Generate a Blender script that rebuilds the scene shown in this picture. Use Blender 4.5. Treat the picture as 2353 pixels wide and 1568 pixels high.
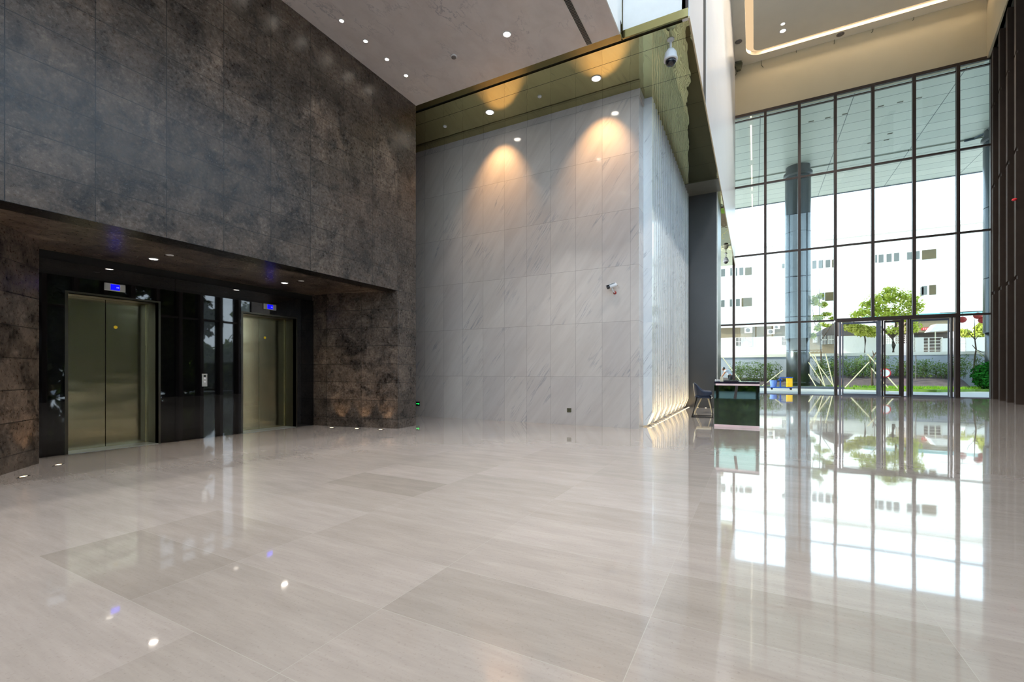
import bpy, bmesh, math, random
from mathutils import Vector, Matrix
random.seed(7)
S = bpy.context.scene
for o in list(bpy.data.objects):
    bpy.data.objects.remove(o)
COL = S.collection
PI = math.pi
R = math.radians

# ------------------------------------------------------------------ camera
EYE, FPX, HOR, YAW = 1.2, 1045.0, 855.0, R(28.1)
cd = bpy.data.cameras.new('camera')
cd.sensor_fit = 'HORIZONTAL'
cd.sensor_width = 36.0
cd.lens = 36.0 * FPX / 2353.0
cd.shift_y = (HOR - 784.0) / 2353.0
cd.clip_end = 500
cam = bpy.data.objects.new('camera', cd)
COL.objects.link(cam)
cam.location = (0, 0, EYE)
cam.rotation_euler = (PI / 2, 0, YAW)
S.camera = cam

# ------------------------------------------------------------------ world, sun, exposure
SKY = 3.1
w = bpy.data.worlds.new('world')
S.world = w
w.use_nodes = True
nt = w.node_tree
nt.nodes.clear()
wo = nt.nodes.new('ShaderNodeOutputWorld')
bg = nt.nodes.new('ShaderNodeBackground')
tc = nt.nodes.new('ShaderNodeTexCoord')
sx = nt.nodes.new('ShaderNodeSeparateXYZ')
rp = nt.nodes.new('ShaderNodeValToRGB')
rp.color_ramp.elements[0].position = 0.0
rp.color_ramp.elements[0].color = (0.82, 0.91, 1.0, 1)
rp.color_ramp.elements[1].position = 0.8
rp.color_ramp.elements[1].color = (0.50, 0.68, 1.0, 1)
nt.links.new(tc.outputs['Generated'], sx.inputs[0])
nt.links.new(sx.outputs['Z'], rp.inputs[0])
nt.links.new(rp.outputs[0], bg.inputs['Color'])
bg.inputs['Strength'].default_value = SKY
nt.links.new(bg.outputs[0], wo.inputs[0])

sd = bpy.data.lights.new('sun', 'SUN')
sd.energy = 4.5
sd.angle = R(1.0)
sd.color = (1.0, 0.93, 0.80)
sun = bpy.data.objects.new('sun', sd)
COL.objects.link(sun)
sun.rotation_euler = Vector((0.80, 0.28, -0.52)).to_track_quat('-Z', 'Y').to_euler()
sun.location = (-20, -10, 40)

S.view_settings.view_transform = 'Standard'
S.view_settings.look = 'None'
S.view_settings.gamma = 1.0
S.view_settings.exposure = 0.62
S.view_settings.use_curve_mapping = False
cy = S.cycles
cy.use_denoising = True
try:
    cy.denoiser = 'OPENIMAGEDENOISE'
except Exception:
    pass
cy.use_adaptive_sampling = True
cy.adaptive_threshold = 0.1
cy.max_bounces = 6
cy.diffuse_bounces = 3
cy.adaptive_min_samples = 16
cy.glossy_bounces = 4
cy.transmission_bounces = 6
cy.transparent_max_bounces = 24
cy.caustics_reflective = False
cy.caustics_refractive = False
cy.sample_clamp_indirect = 6.0
cy.sample_clamp_direct = 0.0


# ------------------------------------------------------------------ measuring from the photograph
FW = Vector((-math.sin(YAW), math.cos(YAW)))
RT = Vector((math.cos(YAW), math.sin(YAW)))
def ray(x, y):
    d = FW + RT * ((x - 1176.5) / FPX)
    return Vector((d.x, d.y, (HOR - y) / FPX))
def Pz(x, y, z=0.0):
    r = ray(x, y); return Vector((0, 0, EYE)) + r * ((z - EYE) / r.z)
def Px(x, y, X):
    r = ray(x, y); return Vector((0, 0, EYE)) + r * (X / r.x)
def Py(x, y, Y):
    r = ray(x, y); return Vector((0, 0, EYE)) + r * (Y / r.y)

# ------------------------------------------------------------------ materials
def L(c):
    return tuple(((v / 255.0) / 12.92 if v / 255.0 <= 0.04045 else ((v / 255.0 + 0.055) / 1.055) ** 2.4) for v in c) + (1.0,)
def new_mat(name):
    m = bpy.data.materials.new(name)
    m.use_nodes = True
    n = m.node_tree
    n.nodes.clear()
    out = n.nodes.new('ShaderNodeOutputMaterial')
    return m, n, out
def mixc(n, a, b, fac, mode='MIX'):
    x = n.nodes.new('ShaderNodeMix')
    x.data_type = 'RGBA'
    x.blend_type = mode
    for s, v in ((x.inputs[0], fac), (x.inputs[6], a), (x.inputs[7], b)):
        if hasattr(v, 'links') or hasattr(v, 'is_linked'):
            n.links.new(v, s)
        else:
            s.default_value = v
    return x.outputs[2]
def ramp(n, fac, p0, c0, p1, c1):
    r = n.nodes.new('ShaderNodeValToRGB')
    e = r.color_ramp.elements
    e[0].position = p0; e[0].color = c0
    e[1].position = p1; e[1].color = c1
    n.links.new(fac, r.inputs[0])
    return r.outputs[0]
def coords(n, rot=(0, 0, 0), scale=(1, 1, 1)):
    t = n.nodes.new('ShaderNodeTexCoord')
    mp = n.nodes.new('ShaderNodeMapping')
    mp.inputs['Rotation'].default_value = rot
    mp.inputs['Scale'].default_value = scale
    n.links.new(t.outputs['Object'], mp.inputs[0])
    return mp.outputs[0]
def noise(n, vec, scale, detail=4, rough=0.55):
    x = n.nodes.new('ShaderNodeTexNoise')
    x.inputs['Scale'].default_value = scale
    x.inputs['Detail'].default_value = detail
    x.inputs['Roughness'].default_value = rough
    n.links.new(vec, x.inputs['Vector'])
    return x
def bump(n, h, strength, dist=0.01):
    b = n.nodes.new('ShaderNodeBump')
    b.inputs['Strength'].default_value = strength
    b.inputs['Distance'].default_value = dist
    n.links.new(h, b.inputs['Height'])
    return b.outputs[0]
def pbr(n, out, col, rough=0.5, metal=0.0, normal=None, spec=0.5, coat=0.0, coat_rough=0.05):
    p = n.nodes.new('ShaderNodeBsdfPrincipled')
    if hasattr(col, 'is_linked'):
        n.links.new(col, p.inputs['Base Color'])
    else:
        p.inputs['Base Color'].default_value = col
    if hasattr(rough, 'is_linked'):
        n.links.new(rough, p.inputs['Roughness'])
    else:
        p.inputs['Roughness'].default_value = rough
    p.inputs['Metallic'].default_value = metal
    p.inputs['Specular IOR Level'].default_value = spec
    p.inputs['Coat Weight'].default_value = coat
    p.inputs['Coat Roughness'].default_value = coat_rough
    if normal is not None:
        n.links.new(normal, p.inputs['Normal'])
    n.links.new(p.outputs[0], out.inputs[0])
    return p
def plain(name, rgb, rough=0.5, metal=0.0, var=0.06, sc=6.0, spec=0.5, bmp=0.0):
    m, n, out = new_mat(name)
    c = L(rgb)
    v = coords(n)
    f = noise(n, v, sc, 3)
    lo = tuple(x * (1 - var) for x in c[:3]) + (1,)
    hi = tuple(min(1, x * (1 + var)) for x in c[:3]) + (1,)
    col = ramp(n, f.outputs['Fac'], 0.3, lo, 0.7, hi)
    nm = bump(n, f.outputs['Fac'], bmp) if bmp else None
    pbr(n, out, col, rough, metal, nm, spec)
    return m
def emis(name, rgb, strength):
    m, n, out = new_mat(name)
    e = n.nodes.new('ShaderNodeEmission')
    e.inputs[0].default_value = L(rgb)
    e.inputs[1].default_value = strength
    n.links.new(e.outputs[0], out.inputs[0])
    return m
def brick(n, ax, ay, bw, rh, ox=0.0, oy=0.0, mortar=0.004, offset=0.0, c1=(0, 0, 0, 1), c2=(1, 1, 1, 1), freq=2):
    """panel grid measured along two world axes; outputs random tone and joint mask"""
    t = n.nodes.new('ShaderNodeTexCoord')
    s = n.nodes.new('ShaderNodeSeparateXYZ')
    n.links.new(t.outputs['Object'], s.inputs[0])
    c = n.nodes.new('ShaderNodeCombineXYZ')
    for k, (a, of) in enumerate(((ax, ox), (ay, oy))):
        ad = n.nodes.new('ShaderNodeMath'); ad.operation = 'ADD'
        n.links.new(s.outputs[a], ad.inputs[0]); ad.inputs[1].default_value = -of + 0.0
        n.links.new(ad.outputs[0], c.inputs[k])
    b = n.nodes.new('ShaderNodeTexBrick')
    b.offset = offset; b.offset_frequency = freq; b.squash = 1.0
    b.inputs['Scale'].default_value = 1.0
    b.inputs['Brick Width'].default_value = bw
    b.inputs['Row Height'].default_value = rh
    b.inputs['Mortar Size'].default_value = mortar
    b.inputs['Mortar Smooth'].default_value = 0.1
    b.inputs['Bias'].default_value = 0.0
    b.inputs['Color1'].default_value = c1
    b.inputs['Color2'].default_value = c2
    b.inputs['Mortar'].default_value = (0.5, 0.5, 0.5, 1)
    n.links.new(c.outputs[0], b.inputs['Vector'])
    return b.outputs['Color'], b.outputs['Fac']

def m_darkstone(name, axes, grid, tint=1.0, ox=0.0, oy=0.0):
    m, n, out = new_mat(name)
    tone, joint = brick(n, axes[0], axes[1], grid[0], grid[1], ox, oy, 0.005)
    v = coords(n)
    a = noise(n, v, 3.2, 12, 0.72)
    a.inputs['Distortion'].default_value = 0.6
    b = noise(n, v, 24.0, 6, 0.7)
    c = noise(n, v, 9.0, 3, 0.5)
    c.inputs['Distortion'].default_value = 1.8
    base = ramp(n, a.outputs['Fac'], 0.38, L((48 * tint, 40 * tint, 35 * tint)), 0.66, L((150 * tint, 134 * tint, 120 * tint)))
    spk = ramp(n, b.outputs['Fac'], 0.52, (0, 0, 0, 1), 0.74, (0.30, 0.28, 0.26, 1))
    base = mixc(n, base, spk, 0.4, 'ADD')
    vn = ramp(n, c.outputs['Fac'], 0.47, (1, 1, 1, 1), 0.52, (0.62, 0.60, 0.58, 1))
    base = mixc(n, base, vn, 0.55, 'MULTIPLY')
    vo = n.nodes.new('ShaderNodeTexVoronoi'); vo.feature = 'DISTANCE_TO_EDGE'
    vo.inputs['Scale'].default_value = 9.0
    dv = n.nodes.new('ShaderNodeVectorMath'); dv.operation = 'MULTIPLY_ADD'
    n.links.new(a.outputs['Color'], dv.inputs[0]); dv.inputs[1].default_value = (0.5, 0.5, 0.5); n.links.new(v, dv.inputs[2])
    n.links.new(dv.outputs[0], vo.inputs['Vector'])
    sh = ramp(n, vo.outputs['Distance'], 0.0, (0.20, 0.19, 0.17, 1), 0.035, (0, 0, 0, 1))
    msk = ramp(n, b.outputs['Fac'], 0.45, (0, 0, 0, 1), 0.65, (1, 1, 1, 1))
    base = mixc(n, base, mixc(n, sh, msk, 1.0, 'MULTIPLY'), 0.5, 'ADD')
    tn = ramp(n, tone, 0.0, (0.72, 0.70, 0.68, 1), 1.0, (1.12, 1.10, 1.08, 1))
    base = mixc(n, base, tn, 1.0, 'MULTIPLY')
    base = mixc(n, base, (0.008, 0.007, 0.006, 1), joint)
    rr = ramp(n, b.outputs['Fac'], 0.3, (0.22, 0.22, 0.22, 1), 0.7, (0.42, 0.42, 0.42, 1))
    pbr(n, out, base, rr, 0.0, bump(n, a.outputs['Fac'], 0.12, 0.01), 0.55)
    return m
def m_marble(name, axes, grid, ox=0.0, oy=0.0, joints=True, lo=(196, 189, 182), hi=(208, 202, 195)):
    m, n, out = new_mat(name)
    tone, joint = brick(n, axes[0], axes[1], grid[0], grid[1], ox, oy, 0.0028)
    t = n.nodes.new('ShaderNodeTexCoord')
    ofs = n.nodes.new('ShaderNodeVectorMath'); ofs.operation = 'MULTIPLY_ADD'
    n.links.new(tone, ofs.inputs[0])
    ofs.inputs[1].default_value = (3.0, 5.0, 7.0)
    n.links.new(t.outputs['Object'], ofs.inputs[2])
    mp = n.nodes.new('ShaderNodeMapping')
    mp.inputs['Rotation'].default_value = (0, R(54), 0)
    n.links.new(ofs.outputs[0], mp.inputs[0])
    mp2 = n.nodes.new('ShaderNodeMapping')
    mp2.inputs['Scale'].default_value = (0.5, 2.0, 3.4)
    n.links.new(mp.outputs[0], mp2.inputs[0])
    a = noise(n, mp2.outputs[0], 1.1, 7, 0.62)
    a.inputs['Distortion'].default_value = 0.35
    mp3 = n.nodes.new('ShaderNodeMapping')
    mp3.inputs['Scale'].default_value = (0.35, 2.0, 5.0)
    n.links.new(mp.outputs[0], mp3.inputs[0])
    b = noise(n, mp3.outputs[0], 1.1, 5, 0.55)
    sb = n.nodes.new('ShaderNodeMath'); sb.operation = 'SUBTRACT'; sb.inputs[1].default_value = 0.5
    n.links.new(b.outputs['Fac'], sb.inputs[0])
    ab = n.nodes.new('ShaderNodeMath'); ab.operation = 'ABSOLUTE'
    n.links.new(sb.outputs[0], ab.inputs[0])
    line = ramp(n, ab.outputs[0], 0.0, (1, 1, 1, 1), 0.022, (0, 0, 0, 1))
    pm = noise(n, mp.outputs[0], 1.3, 2, 0.5)
    pmask = ramp(n, pm.outputs['Fac'], 0.48, (0, 0, 0, 1), 0.66, (1, 1, 1, 1))
    lm = mixc(n, line, pmask, 1.0, 'MULTIPLY')
    base = ramp(n, a.outputs['Fac'], 0.34, L(lo), 0.62, L(hi))
    base = mixc(n, base, L((128, 130, 142)), mixc(n, (0, 0, 0, 1), lm, 0.55))
    tn = ramp(n, tone, 0.0, (0.92, 0.92, 0.94, 1), 1.0, (1.0, 1.0, 1.0, 1))
    base = mixc(n, base, tn, 1.0, 'MULTIPLY')
    if joints:
        base = mixc(n, base, L((146, 140, 134)), joint)
    pbr(n, out, base, 0.09, 0.0, None, 0.5)
    return m
def m_floor(name):
    m, n, out = new_mat(name)
    tone, joint = brick(n, 0, 1, 1.22, 0.56, -1.67, 1.72, 0.0016, 0.0)
    v = coords(n, scale=(1.0, 5.0, 1.0))
    a = noise(n, v, 1.6, 9, 0.62)
    b = noise(n, coords(n, scale=(1.5, 16.0, 1.0)), 3.0, 5, 0.6)
    d = noise(n, coords(n), 60.0, 3, 0.6)
    base = ramp(n, a.outputs['Fac'], 0.28, L((176, 169, 164)), 0.72, L((193, 186, 181)))
    st = ramp(n, b.outputs['Fac'], 0.3, (0.95, 0.945, 0.94, 1), 0.7, (1.03, 1.03, 1.03, 1))
    base = mixc(n, base, st, 1.0, 'MULTIPLY')
    fl = ramp(n, d.outputs['Fac'], 0.28, (0.86, 0.85, 0.84, 1), 0.42, (1, 1, 1, 1))
    base = mixc(n, base, fl, 1.0, 'MULTIPLY')
    tn = ramp(n, tone, 0.0, (0.90, 0.89, 0.87, 1), 0.8, (1.0, 0.995, 0.99, 1))
    base = mixc(n, base, tn, 1.0, 'MULTIPLY')
    t = n.nodes.new('ShaderNodeTexCoord'); sp_ = n.nodes.new('ShaderNodeSeparateXYZ')
    n.links.new(t.outputs['Object'], sp_.inputs[0])
    for cx, cy_, wx, wy, k in ((-1.06, 2.0, 0.61, 0.28, 0.87), (-2.89, 1.44, 1.22, 0.28, 0.90), (-0.45, 0.88, 1.83, 0.28, 0.90), (-3.5, 3.68, 0.61, 0.28, 0.90), (0.16, 2.56, 0.61, 0.28, 0.93), (-2.28, 4.24, 0.61, 0.28, 0.90), (-4.11, 4.8, 1.22, 0.28, 0.93), (-1.06, 5.36, 0.61, 0.28, 0.9), (1.38, 1.44, 1.83, 0.28, 0.88)):
        # individual slabs of a darker bed
        cs = []
        for ax_, c_, w_ in ((0, cx, wx), (1, cy_, wy)):
            cp = n.nodes.new('ShaderNodeMath'); cp.operation = 'COMPARE'
            n.links.new(sp_.outputs[ax_], cp.inputs[0]); cp.inputs[1].default_value = c_; cp.inputs[2].default_value = w_
            cs.append(cp)
        mu = n.nodes.new('ShaderNodeMath'); mu.operation = 'MULTIPLY'
        n.links.new(cs[0].outputs[0], mu.inputs[0]); n.links.new(cs[1].outputs[0], mu.inputs[1])
        base = mixc(n, base, mixc(n, base, (k, k, k * 0.985, 1), 1.0, 'MULTIPLY'), mu.outputs[0])
    base = mixc(n, base, L((186, 181, 174)), joint)
    wv = noise(n, coords(n, scale=(1.0, 1.6, 1.0)), 1.3, 2, 0.4)
    pbr(n, out, base, 0.045, 0.0, bump(n, wv.outputs['Fac'], 0.035, 0.05), 0.5, 0.55, 0.02)
    return m
def m_mirror(name, col, rough=0.03, wav=0.05, sc=1.2, grid=None):
    m, n, out = new_mat(name)
    wv = noise(n, coords(n, scale=(2.2, 0.9, 1)), sc, 2, 0.4)
    c = L(col)
    base = c
    if grid:
        tone, joint = brick(n, 0, 1, grid[0], grid[1], grid[2], grid[3], 0.006)
        base = mixc(n, c, (0.02, 0.018, 0.01, 1), joint)
        pbr(n, out, base, rough, 1.0, bump(n, wv.outputs['Fac'], wav, 0.05))
    else:
        pbr(n, out, base, rough, 1.0, bump(n, wv.outputs['Fac'], wav, 0.05) if wav else None)
    return m
def m_brushed(name, rgb, rough, vert=True):
    m, n, out = new_mat(name)
    sc = (60, 60, 0.6) if vert else (0.6, 0.6, 60)
    f = noise(n, coords(n, scale=sc), 3.0, 3, 0.5)
    g = noise(n, coords(n, scale=(0.7, 0.7, 2.6)), 1.0, 2, 0.4)
    c = L(rgb)
    col = ramp(n, f.outputs['Fac'], 0.3, tuple(x * .9 for x in c[:3]) + (1,), 0.7, tuple(min(1, x * 1.06) for x in c[:3]) + (1,))
    pbr(n, out, col, rough, 1.0, bump(n, g.outputs['Fac'], 0.25, 0.05))
    return m
def m_glass(name, tint, refl=1.0, rough=0.0):
    m, n, out = new_mat(name)
    t = n.nodes.new('ShaderNodeBsdfTransparent')
    t.inputs[0].default_value = tint + (1,)
    g = n.nodes.new('ShaderNodeBsdfGlossy')
    g.inputs[0].default_value = (0.9 * refl, 0.95 * refl, 0.95 * refl, 1)
    g.inputs['Roughness'].default_value = rough
    f = n.nodes.new('ShaderNodeFresnel')
    f.inputs[0].default_value = 1.45
    x = n.nodes.new('ShaderNodeMixShader')
    n.links.new(f.outputs[0], x.inputs[0])
    n.links.new(t.outputs[0], x.inputs[1])
    n.links.new(g.outputs[0], x.inputs[2])
    n.links.new(x.outputs[0], out.inputs[0])
    return m
def m_canopy(name):
    m, n, out = new_mat(name)
    tone, joint = brick(n, 0, 1, 4.7, 1.22, 0.3, 0.2, 0.022, 0.0)
    base = ramp(n, tone, 0.0, L((178, 180, 166)), 1.0, L((188, 189, 174)))
    base = mixc(n, base, L((70, 78, 78)), joint)
    pbr(n, out, base, 0.35, 0.0, None, 0.4)
    return m
def m_leaf(name, a, b):
    m, n, out = new_mat(name)
    f = noise(n, coords(n), 2.6, 3, 0.6)
    col = ramp(n, f.outputs['Fac'], 0.35, L(a), 0.65, L(b))
    p = n.nodes.new('ShaderNodeBsdfDiffuse')
    q = n.nodes.new('ShaderNodeBsdfTranslucent')
    n.links.new(col, p.inputs[0]); n.links.new(col, q.inputs[0])
    x = n.nodes.new('ShaderNodeMixShader')
    x.inputs[0].default_value = 0.3
    n.links.new(p.outputs[0], x.inputs[1]); n.links.new(q.outputs[0], x.inputs[2])
    n.links.new(x.outputs[0], out.inputs[0])
    return m

M = {}
M['darkL'] = m_darkstone('dark_stone_front', (1, 2), (0.716, 0.39), 0.71, 0.205, 2.925 - 0.39)
M['darkR'] = m_darkstone('dark_stone_return', (0, 2), (0.86, 0.39), 0.82, -6.66 - 0.86 * 3, 0.2 - 0.39)
M['darkS'] = m_darkstone('dark_stone_soffit', (0, 1), (3.0, 1.4), 0.86, 0, 0)
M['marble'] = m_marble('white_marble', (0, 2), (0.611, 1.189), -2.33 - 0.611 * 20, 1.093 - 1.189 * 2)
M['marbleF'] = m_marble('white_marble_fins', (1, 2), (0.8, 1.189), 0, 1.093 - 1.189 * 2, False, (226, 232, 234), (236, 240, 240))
M['ceil'] = m_marble('ceiling_stone', (0, 1), (1.2, 2.4), 0, 0, False, (204, 196, 192), (214, 207, 203))
M['floor'] = m_floor('polished_limestone')
M['gold'] = m_mirror('bronze_mirror', (196, 187, 136), 0.02, 0.10, 1.4, (20.0, 1.1, -10.97, 0.95))
M['goldtrim'] = m_mirror('bronze_trim', (134, 122, 78), 0.12, 0.0)
M['black'] = plain('black_glass', (7, 7, 8), 0.02, 0.0, 0.1, 3, 0.9)
M['blackmatte'] = plain('black_reveal', (6, 6, 6), 0.6)
M['steel'] = m_brushed('brushed_steel_door', (196, 190, 156), 0.16)
M['steeljamb'] = m_brushed('dark_steel_jamb', (98, 94, 84), 0.28)
M['steelbright'] = m_brushed('bright_steel_edge', (206, 200, 160), 0.2)
M['plate'] = plain('satin_plate', (188, 188, 182), 0.35, 0.6)
M['blue'] = emis('blue_screen', (10, 10, 255), 1.6)
M['bluetxt'] = emis('pale_blue_digits', (120, 120, 255), 1.4)
M['yellow'] = plain('yellow_sticker', (225, 196, 20), 0.5)
M['white'] = plain('white_plastic', (222, 224, 226), 0.35)
M['whitewall'] = plain('white_plaster', (214, 214, 216), 0.28, 0.0, 0.02, 1.5, 0.5)
M['whiteup'] = plain('pale_blue_panel', (220, 224, 224), 0.3, 0.0, 0.02)
M['ochre'] = plain('cream_plaster', (188, 176, 148), 0.7, 0.0, 0.03, 0.8)
M['hallceil'] = plain('cream_ceiling', (236, 228, 210), 0.7, 0.0, 0.03, 0.8)
M['bronze'] = plain('dark_bronze_metal', (54, 46, 42), 0.5, 0.0, 0.08, 3)
M['mull'] = plain('dark_mullion', (58, 48, 44), 0.4, 0.4, 0.08, 3)
M['mullb'] = plain('blue_grey_frame', (98, 104, 116), 0.35, 0.4, 0.08, 3)
M['fin'] = plain('brown_fin_cladding', (70, 60, 54), 0.8, 0.0, 0.08, 3, 0.12)
M['blackwall'] = plain('charcoal_panel', (62, 64, 66), 0.3, 0.0, 0.05, 2)
M['greypanel'] = plain('grey_soffit_panel', (96, 98, 92), 0.3)
M['glass'] = m_glass('clear_glass', (0.90, 0.97, 0.95))
M['glassup'] = m_glass('tinted_glass', (0.84, 0.92, 0.91))
M['glassback'] = m_glass('back_glass', (0.95, 0.98, 0.98))
M['canopy'] = m_canopy('canopy_panels')
M['concrete'] = plain('pavement', (176, 172, 168), 0.7, 0.0, 0.08, 0.7)
M['retwall'] = plain('grey_render_wall', (176, 178, 188), 0.8, 0.0, 0.12, 0.9)
M['soil'] = plain('soil', (96, 82, 84), 0.95, 0.0, 0.2, 3)
M['grassbase'] = plain('grass_base', (92, 118, 40), 0.9, 0.0, 0.25, 5)
M['grass'] = m_leaf('grass_blades', (96, 140, 34), (150, 186, 60))
M['bamboo'] = m_leaf('bamboo_leaves', (74, 98, 50), (128, 148, 84))
M['leafA'] = m_leaf('sunlit_leaves', (146, 168, 44), (220, 220, 108))
M['leafB'] = m_leaf('yellow_green_leaves', (160, 168, 50), (214, 208, 110))
M['leafG'] = m_leaf('garden_leaves', (84, 112, 34), (160, 172, 74))
M['leafD'] = m_leaf('dark_green_leaves', (18, 62, 18), (50, 128, 44))
M['bark'] = plain('bark', (96, 78, 64), 0.9, 0.0, 0.2, 12)
M['stake'] = plain('bamboo_stake', (206, 194, 160), 0.6, 0.0, 0.1, 4)
M['metcol'] = plain('column_cladding', (66, 74, 80), 0.25, 0.6, 0.05, 1.0)
M['metcolL'] = plain('column_base_metal', (74, 76, 78), 0.3, 0.6, 0.05, 1.0)
M['bldg'] = plain('white_render', (240, 232, 220), 0.8, 0.0, 0.02, 0.5)
M['beige'] = plain('beige_render', (138, 120, 96), 0.85, 0.0, 0.08, 0.6)
M['shadebeige'] = plain('beige_render_shaded', (98, 86, 78), 0.85, 0.0, 0.08, 0.6)  # beige render with the shade of gable and porch put into the colour
M['winbr'] = plain('brown_window', (74, 60, 22), 0.35, 0.0, 0.2, 0.8)
M['wingr'] = plain('grey_window', (92, 92, 86), 0.3, 0.0, 0.1, 0.8)
M['wdark'] = plain('dark_opening', (60, 58, 52), 0.4)
M['red'] = plain('red_board', (200, 30, 40), 0.5)
M['redl'] = plain('red_lantern', (150, 40, 30), 0.6)
M['sheet'] = plain('awning_sheet', (238, 226, 212), 0.6)
M['teal'] = plain('teal_flashing', (110, 160, 160), 0.4)
M['bluep'] = plain('blue_plastic', (20, 70, 160), 0.4)
M['bluepale'] = plain('pale_blue_plastic', (110, 140, 215), 0.4)
M['yel'] = plain('yellow_vinyl', (240, 184, 20), 0.5)
M['shell'] = plain('navy_leather', (26, 40, 66), 0.32, 0.0, 0.1, 8)
M['cream'] = plain('cream_shell', (226, 222, 196), 0.35)
M['blackmetal'] = plain('black_metal', (22, 20, 20), 0.4, 0.3)
M['mir'] = m_mirror('green_mirror', (118, 140, 128), 0.03, 0.0)
M['pink'] = plain('pale_pink_edge', (252, 222, 222), 0.3)
M['desktop'] = plain('dark_desk_top', (34, 26, 44), 0.15)
M['skin'] = plain('skin', (178, 124, 96), 0.5)
M['shirt'] = plain('white_shirt', (214, 220, 236), 0.8)
M['pants'] = plain('black_trousers', (26, 26, 34), 0.8)
M['hair'] = plain('black_hair', (18, 14, 16), 0.6)
M['grey'] = plain('grey_fixture', (112, 104, 100), 0.5)
M['olive'] = plain('olive_grey_metal', (86, 84, 62), 0.5, 0.2)
M['dome'] = plain('smoked_dome', (14, 16, 24), 0.04, 0.0, 0.1, 3, 0.8)
M['lampW'] = emis('lamp_white', (255, 244, 228), 22.0)
M['lampWs'] = emis('lamp_white_soft', (255, 240, 214), 5.0)
M['lampY'] = emis('lamp_warm', (255, 206, 130), 8.0)
M['lampdot'] = emis('lamp_dot', (255, 226, 180), 3.5)
M['cove'] = emis('cove_strip', (250, 214, 168), 0.62)
M['exitblk'] = plain('sign_black', (14, 26, 20), 0.3)
M['exitgr'] = emis('sign_green', (30, 225, 90), 1.2)
M['roofpanel'] = plain('outer_roof', (150, 150, 150), 0.8)

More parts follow.
